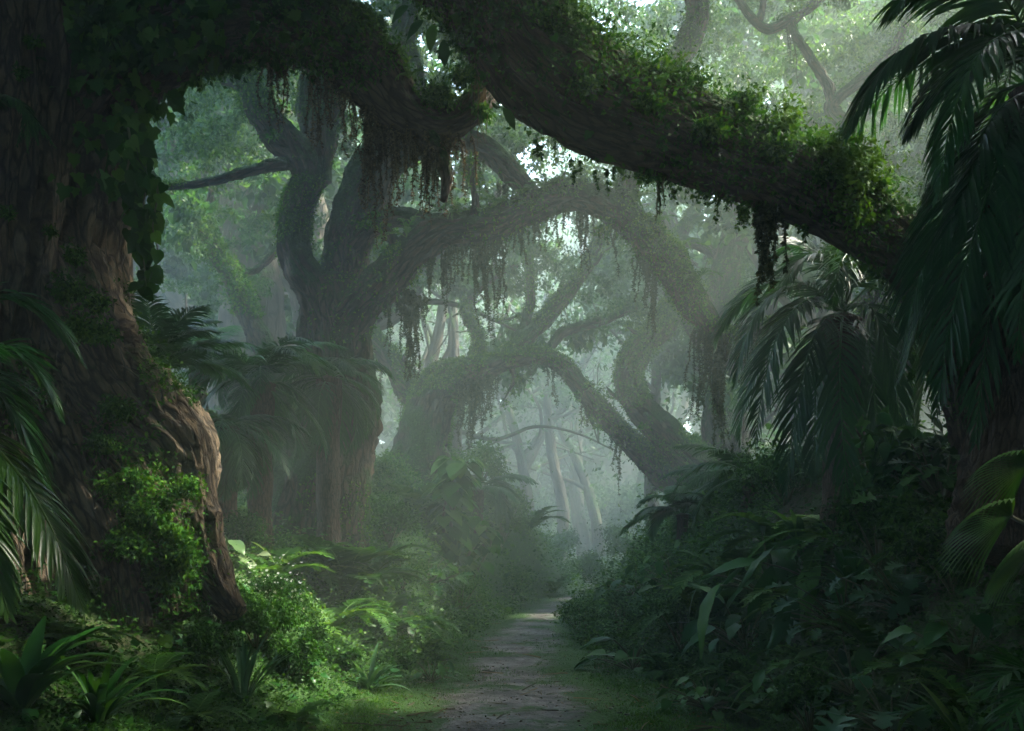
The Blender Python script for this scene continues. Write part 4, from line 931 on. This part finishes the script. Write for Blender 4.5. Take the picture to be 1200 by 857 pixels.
# ------------------------------------------------------------------ ferns, broad leaved plants and bushes
SEED = [500]
def plant(kind, name, cat, px, py, spx, label, mat, group=None, y=None, **k):
    """px, py: foot of the plant on the ground as the picture shows it; spx: size in pixels there"""
    global rng
    SEED[0] += 1
    p = ground_hit(px, py) if y is None else np.array([(px - 600) / FPX * y, y, float(ground((px - 600) / FPX * y, y))])
    s = spx * mpp(p[1]); t = thing(name, label, cat, p - [0, 0, .03 * s])
    keep = rng; rng = np.random.default_rng(SEED[0]); kind(t, s, M[mat], **k); rng = keep
    return t
F, S_, B_, U_, T_ = p_fern, p_straps, p_broad, p_bush, p_tall
for a in [
 # --- left side, near to far
 (S_,'strap_plant','plant',25,830,150,'big dark strap leaved plant in the bottom left corner','broad',dict(n=34,width=.13)),
 (S_,'strap_plant','plant',115,845,110,'dark strap leaved plant leaning right near the bottom left corner','broad',dict(n=30,width=.09)),
 (S_,'strap_plant','plant',285,825,90,'upright blue green blade tuft at the lower left of the path','blue',dict(n=34,width=.05,elev=(1.0,1.5),sag=(.2,1.1))),
 (S_,'strap_plant','plant',432,808,62,'blue green strap leaf rosette on the grass left of the path','blue',dict(n=22,width=.11,elev=(.4,1.3),sag=(.6,1.6))),
 (F,'fern','fern',180,800,90,'dark fern spreading low at the bottom left','fern',dict(n=12,elev=(.3,.9))),
 (F,'fern','fern',225,850,85,'dark fern at the bottom edge left of the blade tuft','fern',dict(n=12,elev=(.4,1.0))),
 (F,'fern','fern',70,760,95,'shaded fern under the lit palm frond at the left','fern',dict(n=13,elev=(.4,1.1))),
 (F,'fern','fern',345,850,70,'small dark fern at the bottom edge beside the grass','fern',dict(n=12,elev=(.4,1.1))),
 (F,'fern','fern',165,725,60,'small shaded fern at the foot of the buttress roots','fern',dict(n=11)),
 (F,'fern','fern',405,705,125,'tall dark fern with upright broad fronds on the left bank','fern',dict(n=15,elev=(.8,1.4),leaf=.22,width=.08)),
 (F,'fern','fern',448,748,100,'bright fern with curling fronds at the left path edge','fern',dict(n=15,elev=(.6,1.3))),
 (F,'fern','fern',497,768,55,'small lit fern beside the curling fern, nearest the path','fern',dict(n=12,elev=(.3,1.0))),
 (F,'fern','fern',320,685,95,'sunlit fern above the white flowered bush','fern',dict(n=14,elev=(.5,1.2))),
 (F,'fern','fern',365,676,90,'sunlit fern between the flowered bush and the tall dark fern','fern',dict(n=13,elev=(.4,1.2))),
 (B_,'broad_leaf_plant','plant',262,655,62,'pale green broad leaved plant right of the tan root','pale',dict(n=20,leaf=.5)),
 (B_,'broad_leaf_plant','plant',263,712,48,'green pointed leaf plant below the tan root end','broad',dict(n=16,leaf=.6)),
 (U_,'bush','bush',300,760,95,'low round bush with bright small leaves left of the path','cover',dict(n=3500,leaf=.035)),
 (U_,'bush','bush',372,772,50,'dark bush under the curling fern','cover',dict(n=3000,leaf=.04)),
 (U_,'bush','bush',255,735,80,'bright leafy bush under the tan root end','cover',dict(n=3000,leaf=.04)),
 (U_,'bush','bush',285,650,70,'light green bush beside the pale leaved plant','cover',dict(n=2600,leaf=.04)),
 (U_,'bush','bush',400,788,38,'leafy bush at the grass edge above the strap leaf rosette','cover',dict(n=2200,leaf=.045)),
 (B_,'broad_leaf_plant','plant',505,800,55,'dark low broad leaved plant at the left path edge','broad',dict(n=18,leaf=.35,spread=.6)),
 (B_,'broad_leaf_plant','plant',355,800,50,'dark heart leaved plant in the shade left of the grass','broad',dict(n=28,leaf=0.25,tmpl=HEARTP)),
 (B_,'broad_leaf_plant','plant',205,765,45,'blue green low plant under the buttress roots','blue',dict(n=25,leaf=0.25,tmpl=HEARTP)),
 (U_,'bush','bush',470,690,75,'hazy green bush behind the tall dark fern','fern',dict(n=2600,leaf=.05)),
 (U_,'bush','bush',455,640,85,'dark bush at the right foot of the twin trunk tree','cover',dict(n=3000,leaf=.06)),
 (U_,'bush','bush',540,715,70,'low bush at the left edge of the far path','fern',dict(n=2600,leaf=.05)),
 (U_,'bush','bush',600,700,60,'sunlit low bush where the far path narrows','fern',dict(n=2200,leaf=.06)),
 (U_,'bush','bush',585,640,100,'hazy bush mass below the hazy palm on the mound','fern',dict(n=3000,leaf=.08)),
 (U_,'bush','bush',470,560,90,'hazy bush on the mound left of the tall leafy stalk','fern',dict(y=21.0,n=2600,leaf=.08)),
 (U_,'bush','bush',560,575,80,'hazy bush at the foot of the arch tree','fern',dict(n=2600,leaf=.09)),
 (U_,'bush','bush',300,600,90,'shaded bush at the left foot of the twin trunk tree','cover',dict(n=2800,leaf=.06)),
 (T_,'climbing_plant','plant',528,655,135,'tall stalk plant with big sunlit leaves on the left mound','fern',dict(n=130,leaf=.17)),
 (T_,'climbing_plant','plant',548,690,85,'leafy stalk plant below the tall one, near the far path','fern',dict(n=90,leaf=.2)),
 (B_,'broad_leaf_plant','plant',500,690,65,'big leaved plant at the foot of the left mound','broad',dict(n=43,leaf=0.29,tmpl=LOBED)),
 (F,'fern','fern',485,600,70,'hazy fern on the mound beside the twin trunk tree','fern',dict(n=12)),
 (F,'fern','fern',620,625,60,'hazy fern on the slope of the left mound','fern',dict(n=12)),
 (F,'fern','fern',650,695,36,'small far fern at the bend of the path','fern',dict(n=10)),
 (F,'fern','fern',445,600,60,'fern against the trunk foot of the twin trunk tree','fern',dict(n=12)),
 (U_,'bush','bush',318,605,105,'dark bush hiding the foot of the hazy drooping palm','cover',dict(n=3000,leaf=.06)),
 (U_,'bush','bush',385,610,95,'dark bush hiding the foot of the palm by the twin trunks','cover',dict(n=3000,leaf=.06)),
 (F,'fern','fern',350,615,80,'fern between the two palms before the twin trunk tree','fern',dict(n=14,elev=(.5,1.3))),
 (F,'fern','fern',285,625,70,'fern beside the tan root in front of the palms','fern',dict(n=14,elev=(.5,1.3))),
 (U_,'bush','bush',232,712,62,'leafy bush covering the foot of the tan root','cover',dict(n=2600,leaf=.04)),
 (U_,'bush','bush',285,735,60,'low fresh green bush before the white flowered bush','fern',dict(n=2600,leaf=.035)),
 (F,'fern','fern',300,720,70,'sunlit fern at the foot of the flowered bush','fern',dict(n=14,elev=(.4,1.1))),
 (F,'fern','fern',432,684,95,'fern with pale fronds behind the tall dark fern','fern',dict(n=14,elev=(.5,1.2))),
 (F,'fern','fern',390,742,88,'bright fern on the bank between the flowered bush and the curling fern','fern',dict(n=15,elev=(.4,1.2))),
 (U_,'bush','bush',350,735,55,'rounded lit bush right of the flowered bush','fern',dict(n=3200,leaf=.035)),
 (U_,'bush','bush',462,788,34,'small leaved bush at the grass edge under the lit ferns','cover',dict(n=2600,leaf=.04)),
 (U_,'bush','bush',415,730,45,'bush of fresh green leaves between the two tall ferns','fern',dict(n=2800,leaf=.04)),
 (B_,'broad_leaf_plant','plant',478,750,50,'pale green broad leaved plant beside the curling fern','pale',dict(n=16,leaf=.4)),
 (U_,'bush','bush',250,790,80,'shaded leafy bush left of the blade tuft','cover',dict(n=3000,leaf=.04)),
 (U_,'bush','bush',340,790,70,'shaded leafy bush right of the blade tuft','cover',dict(n=3000,leaf=.04)),
 # --- right side
 (B_,'broad_leaf_plant','plant',742,785,84,'upright pointed leaf plant at the right edge of the path','broad',dict(n=18,leaf=.5,spread=.6)),
 (B_,'broad_leaf_plant','plant',745,700,78,'dark blue green leafy plant on the right bank near its crest','blue',dict(n=26,leaf=.35)),
 (B_,'broad_leaf_plant','plant',790,690,70,'dark heart leaved plant on the right bank beside the blue green one','broad',dict(n=39,leaf=0.25,tmpl=HEARTP)),
 (B_,'broad_leaf_plant','plant',875,765,108,'dark plant with one tall upright leaf on the right bank','blue',dict(n=22,leaf=.42)),
 (B_,'broad_leaf_plant','plant',905,705,128,'plant with long folded banana like leaves on the right bank','broad',dict(n=16,leaf=.85,tmpl=LONG,up=.9)),
 (B_,'broad_leaf_plant','plant',965,690,128,'second long leaved plant right of the banana like one','broad',dict(n=16,leaf=.75,tmpl=LONG)),
 (B_,'broad_leaf_plant','plant',990,745,115,'blue green lobed leaf plant in the middle of the right bank','blue',dict(n=43,leaf=0.27,tmpl=LOBED)),
 (B_,'broad_leaf_plant','plant',1060,720,122,'dark blue plant with ruffled leaves left of the fan palm','blue',dict(n=46,leaf=0.27,tmpl=LOBED)),
 (B_,'broad_leaf_plant','plant',1000,815,108,'blue grey leaved plant low on the right bank','blue',dict(n=20,leaf=.45,tmpl=OVATE)),
 (B_,'broad_leaf_plant','plant',1045,870,128,'big lobed blue green leaves at the bottom edge, right side','blue',dict(n=28,leaf=0.36,tmpl=LOBED)),
 (B_,'broad_leaf_plant','plant',920,830,94,'pale veined leaf plant low on the right slope','broad',dict(n=18,leaf=.4)),
 (B_,'broad_leaf_plant','plant',830,830,84,'dark leafy plant at the edge of the right grass','broad',dict(n=39,leaf=0.22,tmpl=HEARTP)),
 (B_,'broad_leaf_plant','plant',1135,790,115,'dark heart leaved plant at the lower right','broad',dict(n=36,leaf=0.29,tmpl=HEARTP)),
 (U_,'broad_leaf_plant','plant',1062,585,120,'dark glossy leaved shrub under the right palm fronds','broad',dict(n=420,leaf=.17,tmpl=OVATE,lumps=7)),
 (B_,'broad_leaf_plant','plant',1105,600,122,'dark broad leaved shrub between the right palm trunk and the fan leaf','broad',dict(n=64,leaf=0.22,tmpl=LOBED)),
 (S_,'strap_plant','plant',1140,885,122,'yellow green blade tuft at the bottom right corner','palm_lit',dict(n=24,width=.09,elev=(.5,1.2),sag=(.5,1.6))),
 (S_,'strap_plant','plant',940,650,94,'tuft of long blades behind the banana like leaves','broad',dict(n=24,width=.09)),
 (F,'fern','fern',985,640,115,'lit fern frond cluster under the low bushy palm','fern',dict(n=12,elev=(.2,.9))),
 (F,'fern','fern',850,680,101,'dark fern behind the bank crest','fern',dict(n=13,elev=(.4,1.1))),
 (F,'fern','fern',910,640,108,'fern at the foot of the low bushy palm','fern',dict(n=13,elev=(.3,1.0))),
 (F,'fern','fern',1085,800,108,'shaded fern in the lower right undergrowth','fern',dict(n=12,elev=(.3,1.0))),
 (F,'fern','fern',960,790,94,'shaded fern above the blue grey leaved plant','fern',dict(n=12,elev=(.3,1.0))),
 (F,'fern','fern',880,840,74,'small fern at the bottom of the right slope','fern',dict(n=11,elev=(.4,1.1))),
 (F,'fern','fern',820,730,95,'broad fern on the right slope under the crest palm','fern',dict(n=14,elev=(.4,1.2),leaf=.22)),
 (F,'fern','fern',945,720,105,'large fern in the middle of the right bank','fern',dict(n=14,elev=(.4,1.2),leaf=.2)),
 (F,'fern','fern',1020,770,100,'large shaded fern left of the dark heart leaved plant','fern',dict(n=14,elev=(.4,1.2),leaf=.2)),
 (F,'fern','fern',1095,655,100,'fern beneath the fan leaf and the palm trunk','fern',dict(n=14,elev=(.3,1.1),leaf=.2)),
 (F,'fern','fern',870,800,80,'fern on the lower right slope above the grass','fern',dict(n=13,elev=(.4,1.2))),
 (F,'fern','fern',780,790,62,'small fern right of the upright pointed leaf plant','fern',dict(n=12,elev=(.4,1.2))),
 (F,'fern','fern',1130,840,100,'fern in the lower right corner left of the striped frond','fern',dict(n=13,elev=(.4,1.2))),
 (S_,'strap_plant','plant',1000,700,90,'clump of long arching blades in the middle of the right bank','broad',dict(n=26,width=.1)),
 (U_,'bush','bush',800,760,101,'low dark bush on the right slope above the grass','cover',dict(n=3000,leaf=.045)),
 (U_,'bush','bush',680,745,65,'small bush where the right bank meets the path','fern',dict(n=2000,leaf=.045)),
 (U_,'bush','bush',725,740,74,'dark bush just above the upright pointed leaf plant','cover',dict(n=2200,leaf=.045)),
 (U_,'bush','bush',1030,660,122,'dark bush behind the ruffled blue plant','cover',dict(n=3000,leaf=.05)),
 (U_,'bush','bush',1120,690,122,'dark bush below the fan leaf','cover',dict(n=3000,leaf=.05)),
 (U_,'bush','bush',1080,500,122,'dark bush at the left of the right palm trunk','cover',dict(y=8.5,n=3000,leaf=.06)),
 (U_,'bush','bush',920,590,122,'dark bush under the left fronds of the low palm','cover',dict(n=2600,leaf=.06)),
 (U_,'bush','bush',950,855,94,'dark leafy bush at the bottom edge right of the grass','cover',dict(n=3000,leaf=.04)),
]:
    plant(a[0], a[1], a[2], a[3], a[4], a[5], a[6], a[7], **a[8])
# far bushes in the mist
for px, Y, s, lb in ((690,36,1.6,'dim misty bush at the end of the path'),(740,40,2.2,'dim misty bush right of the path end'),(650,46,2.4,'faint misty bush left behind the path end'),(600,40,2.2,'faint misty bush under the arch opening'),(450,30,2.0,'misty bush in the gap right of the twin trunk tree'),(770,31,1.8,'misty bush in front of the S limbed tree'),(240,26,2.4,'misty leafy bush left of the twin trunk tree, catching light'),(300,24,2.2,'misty rounded bush behind the hazy palm'),(930,24,2.2,'misty bush behind the right bank'),(700,74,7,'pale bush mass low in the mist at the centre'),(730,66,6,'pale bush mass in the mist left of the S limbed tree'),(610,70,6,'pale bush mass in the mist under the arch'),(728,84,9,'pale leafy mass closing the gap right of the misty trunk'),(660,86,9,'pale leafy mass closing the gap left of the misty trunk'),(780,60,6,'pale bush mass at the foot of the S limbed tree'),(560,90,15,'tall pale leafy mass at the back of the mist under the arch'),(690,93,14,'tall pale leafy mass at the back of the mist at the path axis'),(620,96,16,'tallest pale leafy mass at the back of the misty opening'),(880,28,2.2,'misty bush behind the thick hazy trunk')):
    plant(p_bush, 'bush', 'bush', px, 0, s / mpp(Y), lb, 'cover', y=Y, n=2600 if s < 4 else 5000, leaf=max(.1, .055 * s))
for tube_, n_, sz_, lb_, gr_ in ((limbB, 12, .3, 'small fern sprouting from the mossy top of the huge limb', 'ferns on the huge limb'), (Arch, 12, .5, 'small fern sprouting from the arch limb of the twin trunk tree', 'ferns on the arch limb'), (limbA, 7, .25, 'small fern sprouting from the ivy on the lower left limb', 'ferns on the lower left limb')):
    for k in range(n_):
        i_ = int(tube_.rings * (.2 + .6 * (k + .5 * rng.random()) / n_)); j_ = int(np.argmax(tube_.D[i_, :, 2] - .35 * tube_.D[i_, :, 1] + .4 * rng.random(tube_.seg)))
        t = thing('fern', lb_, 'fern', tube_.V[i_, j_], 0, gr_); g = Geo()
        for q in range(9): g.merge(frond(arc((0, 0, 0), q * .7 + rng.normal() * .3, rng.uniform(.3, 1.2), sz_ * (.6 + .6 * rng.random()), 2.0), sz_ * .16, nl=18, width=sz_ * .05, droop=.3, stem_r=.004, st=3))
        obj('foliage', g, M['fern'], t)
SEED[0] = 900
for x_, y_ in ((10.5,-4),(11.5,0),(11,4),(10.5,8),(10.5,12),(12,16),(7,-8),(3,-10),(-2,-10),(-7,-8),(-10.5,-4),(-11.5,0),(-11.5,4),(-11.5,9),(-12.5,14)):  # unseen shrubs added to close off low side light
    SEED[0] += 1; keep = rng; rng = np.random.default_rng(SEED[0])
    t = thing('shrub', 'unseen dense shrub added to block side light round the near end of the path', 'shrub', (x_, y_, float(ground(np.array(float(x_)), np.array(float(y_)))) - .3), 0, 'unseen shrubs added to block side light')
    p_bush(t, 6.5, M['canopy'], 9000, .3, LEAF, 14, .9); rng = keep
# white flowers
t = plant(p_bush, 'flowering_bush', 'bush', 322, 735, 85, 'bush dotted with tiny white flowers on the sunlit left bank', 'cover', n=3200, leaf=.03, lumps=12)
g = Geo(); n = 130; d = unit(rng.normal(size=(n, 3)) * [1, 1, .7] + [0, -.5, .2]); s0 = 85 * mpp(t.location[1])
Pf = d * s0 * .52 * rng.uniform(.75, 1.1, (n, 1)) + [0, 0, s0 * .5]
for k in range(5):
    a = k * 1.2566; tmpl = (np.array([[0,0,0],[.6*math.cos(a-.4),.6*math.sin(a-.4),.1],[math.cos(a),math.sin(a),.15],[.6*math.cos(a+.4),.6*math.sin(a+.4),.1]]), np.array([[0,1,2],[0,2,3]]))
    inst(g, *tmpl, Pf, np.tile([1.0, 0, 0], (n, 1)), d + [0, -.3, .3], .011 + .006 * np.sin(np.arange(n)))
obj('blossom', g, M['petal'], t)
# fan palm leaves at the right
b = ground_hit(1190, 680); t = thing('fan_palm', 'young fan palm with one broad pleated green leaf at the right edge', 'palm', b)
def fan(c, az, L, n=26, spread=2.5, tilt=(.2, -.25)):
    g = Geo(); d0 = np.array([math.cos(az), math.sin(az), 0]); s_ = np.array([-d0[1], d0[0], 0]); up = np.array([0, 0, 1.0])
    for k in range(n):
        a = (k / (n - 1) - .5) * spread; d = d0 * math.cos(a) + (s_ * .55 + up * .75) * math.sin(a) * -1 + up * tilt[1]
        ln = L * (.72 + .28 * math.cos(a)); e = c + d * ln
        strap(g, np.array([c, c + d * ln * .35, c + d * ln * .7 + [0, 0, -.02], e + [0, 0, -.09]]), L * .085, 9, .45 + rng.random() * .3, .35, ([0, .4, .8, 1], [.2, 1, .8, .05]))
    return g
for c, az, L in ((at(1185, 605, 5.6), 3.25, .42), (at(1205, 545, 5.7), 2.9, .36), (at(1215, 640, 5.5), 3.6, .36)):
    st = Tube([b, (b + c) / 2 + [.1, 0, .1], c], [.02, .014, .01], seg=6, rings=14, flute=0, lump=0).geo()
    lf = obj('leaf', fan(c, az, L), M['fern'], t, world=True); obj('leaf_stalk', st, M['stem'], t, world=True)
t = thing('young_palm', 'stiff pale striped palm frond in the bottom right corner', 'palm', at(1230, 850, 4.6))
fr([(1260,850,4.7),(1215,790,4.6),(1180,790,4.5),(1150,815,4.5)], .3, M['palm'], t, 26, .03, .35, .01); fr([(1270,860,4.7),(1225,800,4.5),(1190,830,4.3),(1165,880,4.3)], .26, M['palm'], t, 24, .03, .5, .01)

# ------------------------------------------------------------------ ground cover and grass
def scatter(n, y0, y1, pw):
    """positions inside a wide wedge before the camera, denser when near"""
    u = rng.random(n); y = (y0 ** (1 - pw) + u * (y1 ** (1 - pw) - y0 ** (1 - pw))) ** (1 / (1 - pw))
    x = rng.uniform(-.62, .62, n) * y; return x, y
def cover(n, y0, y1, pw, size, grow, keep, puff, tmpl=LEAF):
    x, y = scatter(n, y0, y1, pw); k = keep(x, y); x, y = x[k], y[k]
    z = ground(x, y); Nn = normal_at(x, y); m = len(x)
    lump = np.clip(n2(x, y, 1.1, 21, 3) + .35, 0, 1.2)
    P = np.stack([x, y, z], -1) + Nn * (np.abs(rng.normal(size=m)) * puff * lump)[:, None] * np.clip(y / 9, .6, 3)[:, None]
    X = unit(rng.normal(size=(m, 3)) * [1, 1, .35] + Nn * .3); Z = unit(Nn + rng.normal(size=(m, 3)) * .45)
    g = Geo(); inst(g, *tmpl, P, X, Z, size * (.5 + rng.random(m) ** 2) * (y / 9) ** grow); return g
offp = lambda x, y: np.where(x < xpath(y), xpath(y) - x, x - xpath(y))
bank = lambda x, y: (offp(x, y) > np.where(x < xpath(y), np.interp(y, [6, 9, 14, 20], [1.5, 1.5, 1.1, .75]), np.interp(y, [6, 9, 12, 15, 20], [2.1, 2.15, 1.6, .95, .7])) + .35 * n2(x, y, 1.3, 31, 3)) & (n2(x, y, .9, 33, 3) > -.55)
tag(obj('ground_cover', cover(420000, 3.2, 45, 1.5, .042, .55, bank, .22), M['cover']), 'low small leaved ground cover carpeting both banks', 'ground cover', kind='stuff')
tag(obj('ground_cover_leaves', cover(170000, 12, 42, 1.4, .055, .6, bank, .26), M['fern']), 'thick fresh green ground cover on the banks beyond the near bushes', 'ground cover', kind='stuff')
tag(obj('ground_cover_leaves', cover(7000, 3.2, 26, 1.6, .085, .4, bank, .2, HEART), M['broad']), 'scattered larger dark heart shaped leaves in the ground cover', 'ground cover', kind='stuff')
def grass_keep(x, y):
    d = offp(x, y); w = np.interp(y, [6, 9, 13, 20, 28, 36], [.95, .95, .85, .62, .5, .5])
    e = w * (.9 + .35 * n2(x, y, 1.6, 41, 3)); inside = d < e
    return np.where(inside, (n2(x * .8, y * 1.5, 1.0, 43, 4) + .5 * (d / w - .62) > .0) & (rng.random(len(x)) < .8), d < 2.5)
x, y = scatter(520000, 5.5, 34, 1.7); k = (np.abs(x - xpath(y)) < 2.4) & grass_keep(x, y); x, y = x[k], y[k]; m = len(x)
P = np.stack([x, y, ground(x, y) - .004], -1); X = unit(rng.normal(size=(m, 3)) * .55 + [0, 0, .75]); hgt = .035 * (.4 + rng.random(m)) * (1 + .8 * np.clip(n2(x, y, 1.5, 45), -.6, 1)) * (y / 9) ** .3
g = Geo(); inst(g, *BLADE, P, X, unit(rng.normal(size=(m, 3)) * [1, 1, .2]), np.stack([hgt, .008 * (y / 9) ** .6, hgt], 1))
tag(obj('moss_grass', g, M['grass']), 'short mossy grass along the path edges and in patches on it', 'grass', kind='stuff')
x, y = scatter(60000, 5.5, 30, 1.7); k = (np.abs(x - xpath(y)) < 1.9) & (rng.random(len(x)) < .16 + .25 * (n2(x, y, 1.2, 51, 2) > .1)); x, y = x[k], y[k]; m = len(x)
g = Geo(); inst(g, *LEAF, np.stack([x, y, ground(x, y) + .018], -1), unit(rng.normal(size=(m, 3)) * [1, 1, .15]), unit(rng.normal(size=(m, 3)) * .35 + [0, 0, 1]), .03 * (.4 + 1.2 * rng.random(m)))
tag(obj('leaf_litter', g, M['litter']), 'small brown fallen leaves strewn along the path', 'fallen leaves', kind='stuff')
x, y = scatter(9000, 6, 24, 1.7); k = np.abs(x - xpath(y)) < 1.1; x, y = x[k], y[k]; m = len(x); g = Geo()
O6 = np.array([[1,0,0],[-1,0,0],[0,.8,0],[0,-.8,0],[0,0,.5],[0,0,-.5],[.6,.5,.25],[-.6,.55,.2],[-.5,-.6,.28],[.65,-.5,.22]], float)
O6F = np.array([[0,6,4],[6,2,4],[2,7,4],[7,1,4],[1,8,4],[8,3,4],[3,9,4],[9,0,4],[0,5,6],[6,5,2],[2,5,7],[7,5,1],[1,5,8],[8,5,3],[3,5,9],[9,5,0]])
inst(g, O6, O6F, np.stack([x, y, ground(x, y) + .012], -1), rng.normal(size=(m, 3)) * [1, 1, .1], rng.normal(size=(m, 3)) * .2 + [0, 0, 1], .008 + .022 * rng.random(m) ** 3)
tag(obj('pebbles', g, M['stone']), 'small grey pebbles scattered on the worn path', 'pebbles', kind='stuff')
x, y = scatter(5000, 6, 20, 1.7); k = np.abs(x - xpath(y)) < 1.8; x, y = x[k][:260], y[k][:260]; m = len(x); g = Geo()
inst(g, np.array([[0,-.03,0],[0,.03,0],[0,0,.05],[.5,.02,0],[.5,.08,0],[.5,.05,.05],[1,-.01,0],[1,.01,0],[1,0,.015]], float), np.array([[0,3,5,2],[1,2,5,4],[3,6,8,5],[4,5,8,7]]), np.stack([x, y, ground(x, y) + .015], -1), rng.normal(size=(m, 3)) * [1, 1, .08], np.tile([0, 0, 1.0], (m, 1)), .1 + .22 * rng.random(m))
tag(obj('twig_litter', g, M['strand']), 'thin dead twigs lying on the path and its grassy edges', 'twigs', kind='stuff')
# clover like moss on the flat beside the path
def flat(x, y):
    d = offp(x, y); w = np.interp(y, [6, 9, 13, 20, 28, 36], [1.15, 1.15, 1.0, .7, .55, .5]); return (d > w * (.95 + .3 * n2(x, y, 1.6, 41, 3))) & (d < 2.4)
tag(obj('moss', cover(150000, 6, 30, 1.8, .022, .5, flat, .02), M['moss']), 'soft green moss on the flat ground beside the path', 'moss', kind='stuff')

# ------------------------------------------------------------------ air, sky, sun, camera
def box(x0, x1, y0, y1, z0, z1):
    V = np.array([[x, y, z] for z in (z0, z1) for y in (y0, y1) for x in (x0, x1)], float)
    return Geo().add(V, np.array([[0,2,3,1],[4,5,7,6],[0,1,5,4],[2,6,7,3],[0,4,6,2],[1,3,7,5]]))
m, nt = nodes('haze_air'); v = N(nt, 'ShaderNodeVolumePrincipled')
v.inputs['Color'].default_value = (.77, .97, .87, 1); v.inputs['Density'].default_value = HAZE_D; v.inputs['Anisotropy'].default_value = .3
nt.links.new(v.outputs[0], N(nt, 'ShaderNodeOutputMaterial').inputs['Volume'])
o = obj('haze', box(-95, 95, -45, 115, -3, 38), m, smooth=False); tag(o, kind='stuff')

w = bpy.data.worlds.new('World'); sc.world = w; w.use_nodes = True; nt = w.node_tree; nt.nodes.clear()
sky = N(nt, 'ShaderNodeTexSky', sky_type='NISHITA'); sky.sun_disc = False; sky.sun_elevation = SUN_EL; sky.sun_rotation = math.pi / 2 - SUN_AZ
sky.air_density = 1.0; sky.dust_density = 2.0; sky.ozone_density = 1.0
bg = N(nt, 'ShaderNodeBackground'); bg.inputs['Strength'].default_value = SKY_S
nt.links.new(sky.outputs[0], bg.inputs[0]); nt.links.new(bg.outputs[0], N(nt, 'ShaderNodeOutputWorld').inputs[0])
ld = bpy.data.lights.new('sun', 'SUN'); ld.energy = SUN_S; ld.angle = R(3); ld.color = (1, .94, .80)
lo = bpy.data.objects.new('sun', ld); COL.objects.link(lo); lo.location = (20, 0, 30)
lo.rotation_euler = Vector(-SUN_DIR).to_track_quat('-Z', 'Y').to_euler()

cd = bpy.data.cameras.new('camera'); co = bpy.data.objects.new('camera', cd); COL.objects.link(co)
co.location = (0, 0, CAMZ); co.rotation_euler = (R(90), 0, 0); cd.sensor_width = 36; cd.lens = 36 * FPX / 1200
cd.shift_y = (HOR - 428.5) / 1200; cd.clip_end = 500; cd.clip_start = .05; sc.camera = co

sc.view_settings.view_transform = 'Standard'; sc.view_settings.look = 'None'; sc.view_settings.gamma = 1; sc.view_settings.exposure = EXPO
c = sc.cycles; c.max_bounces = 5; c.diffuse_bounces = 3; c.glossy_bounces = 2; c.transmission_bounces = 3; c.volume_bounces = 0; c.transparent_max_bounces = 4
c.use_denoising = True; c.denoiser = 'OPENIMAGEDENOISE'; c.sample_clamp_indirect = 4; c.use_adaptive_sampling = False
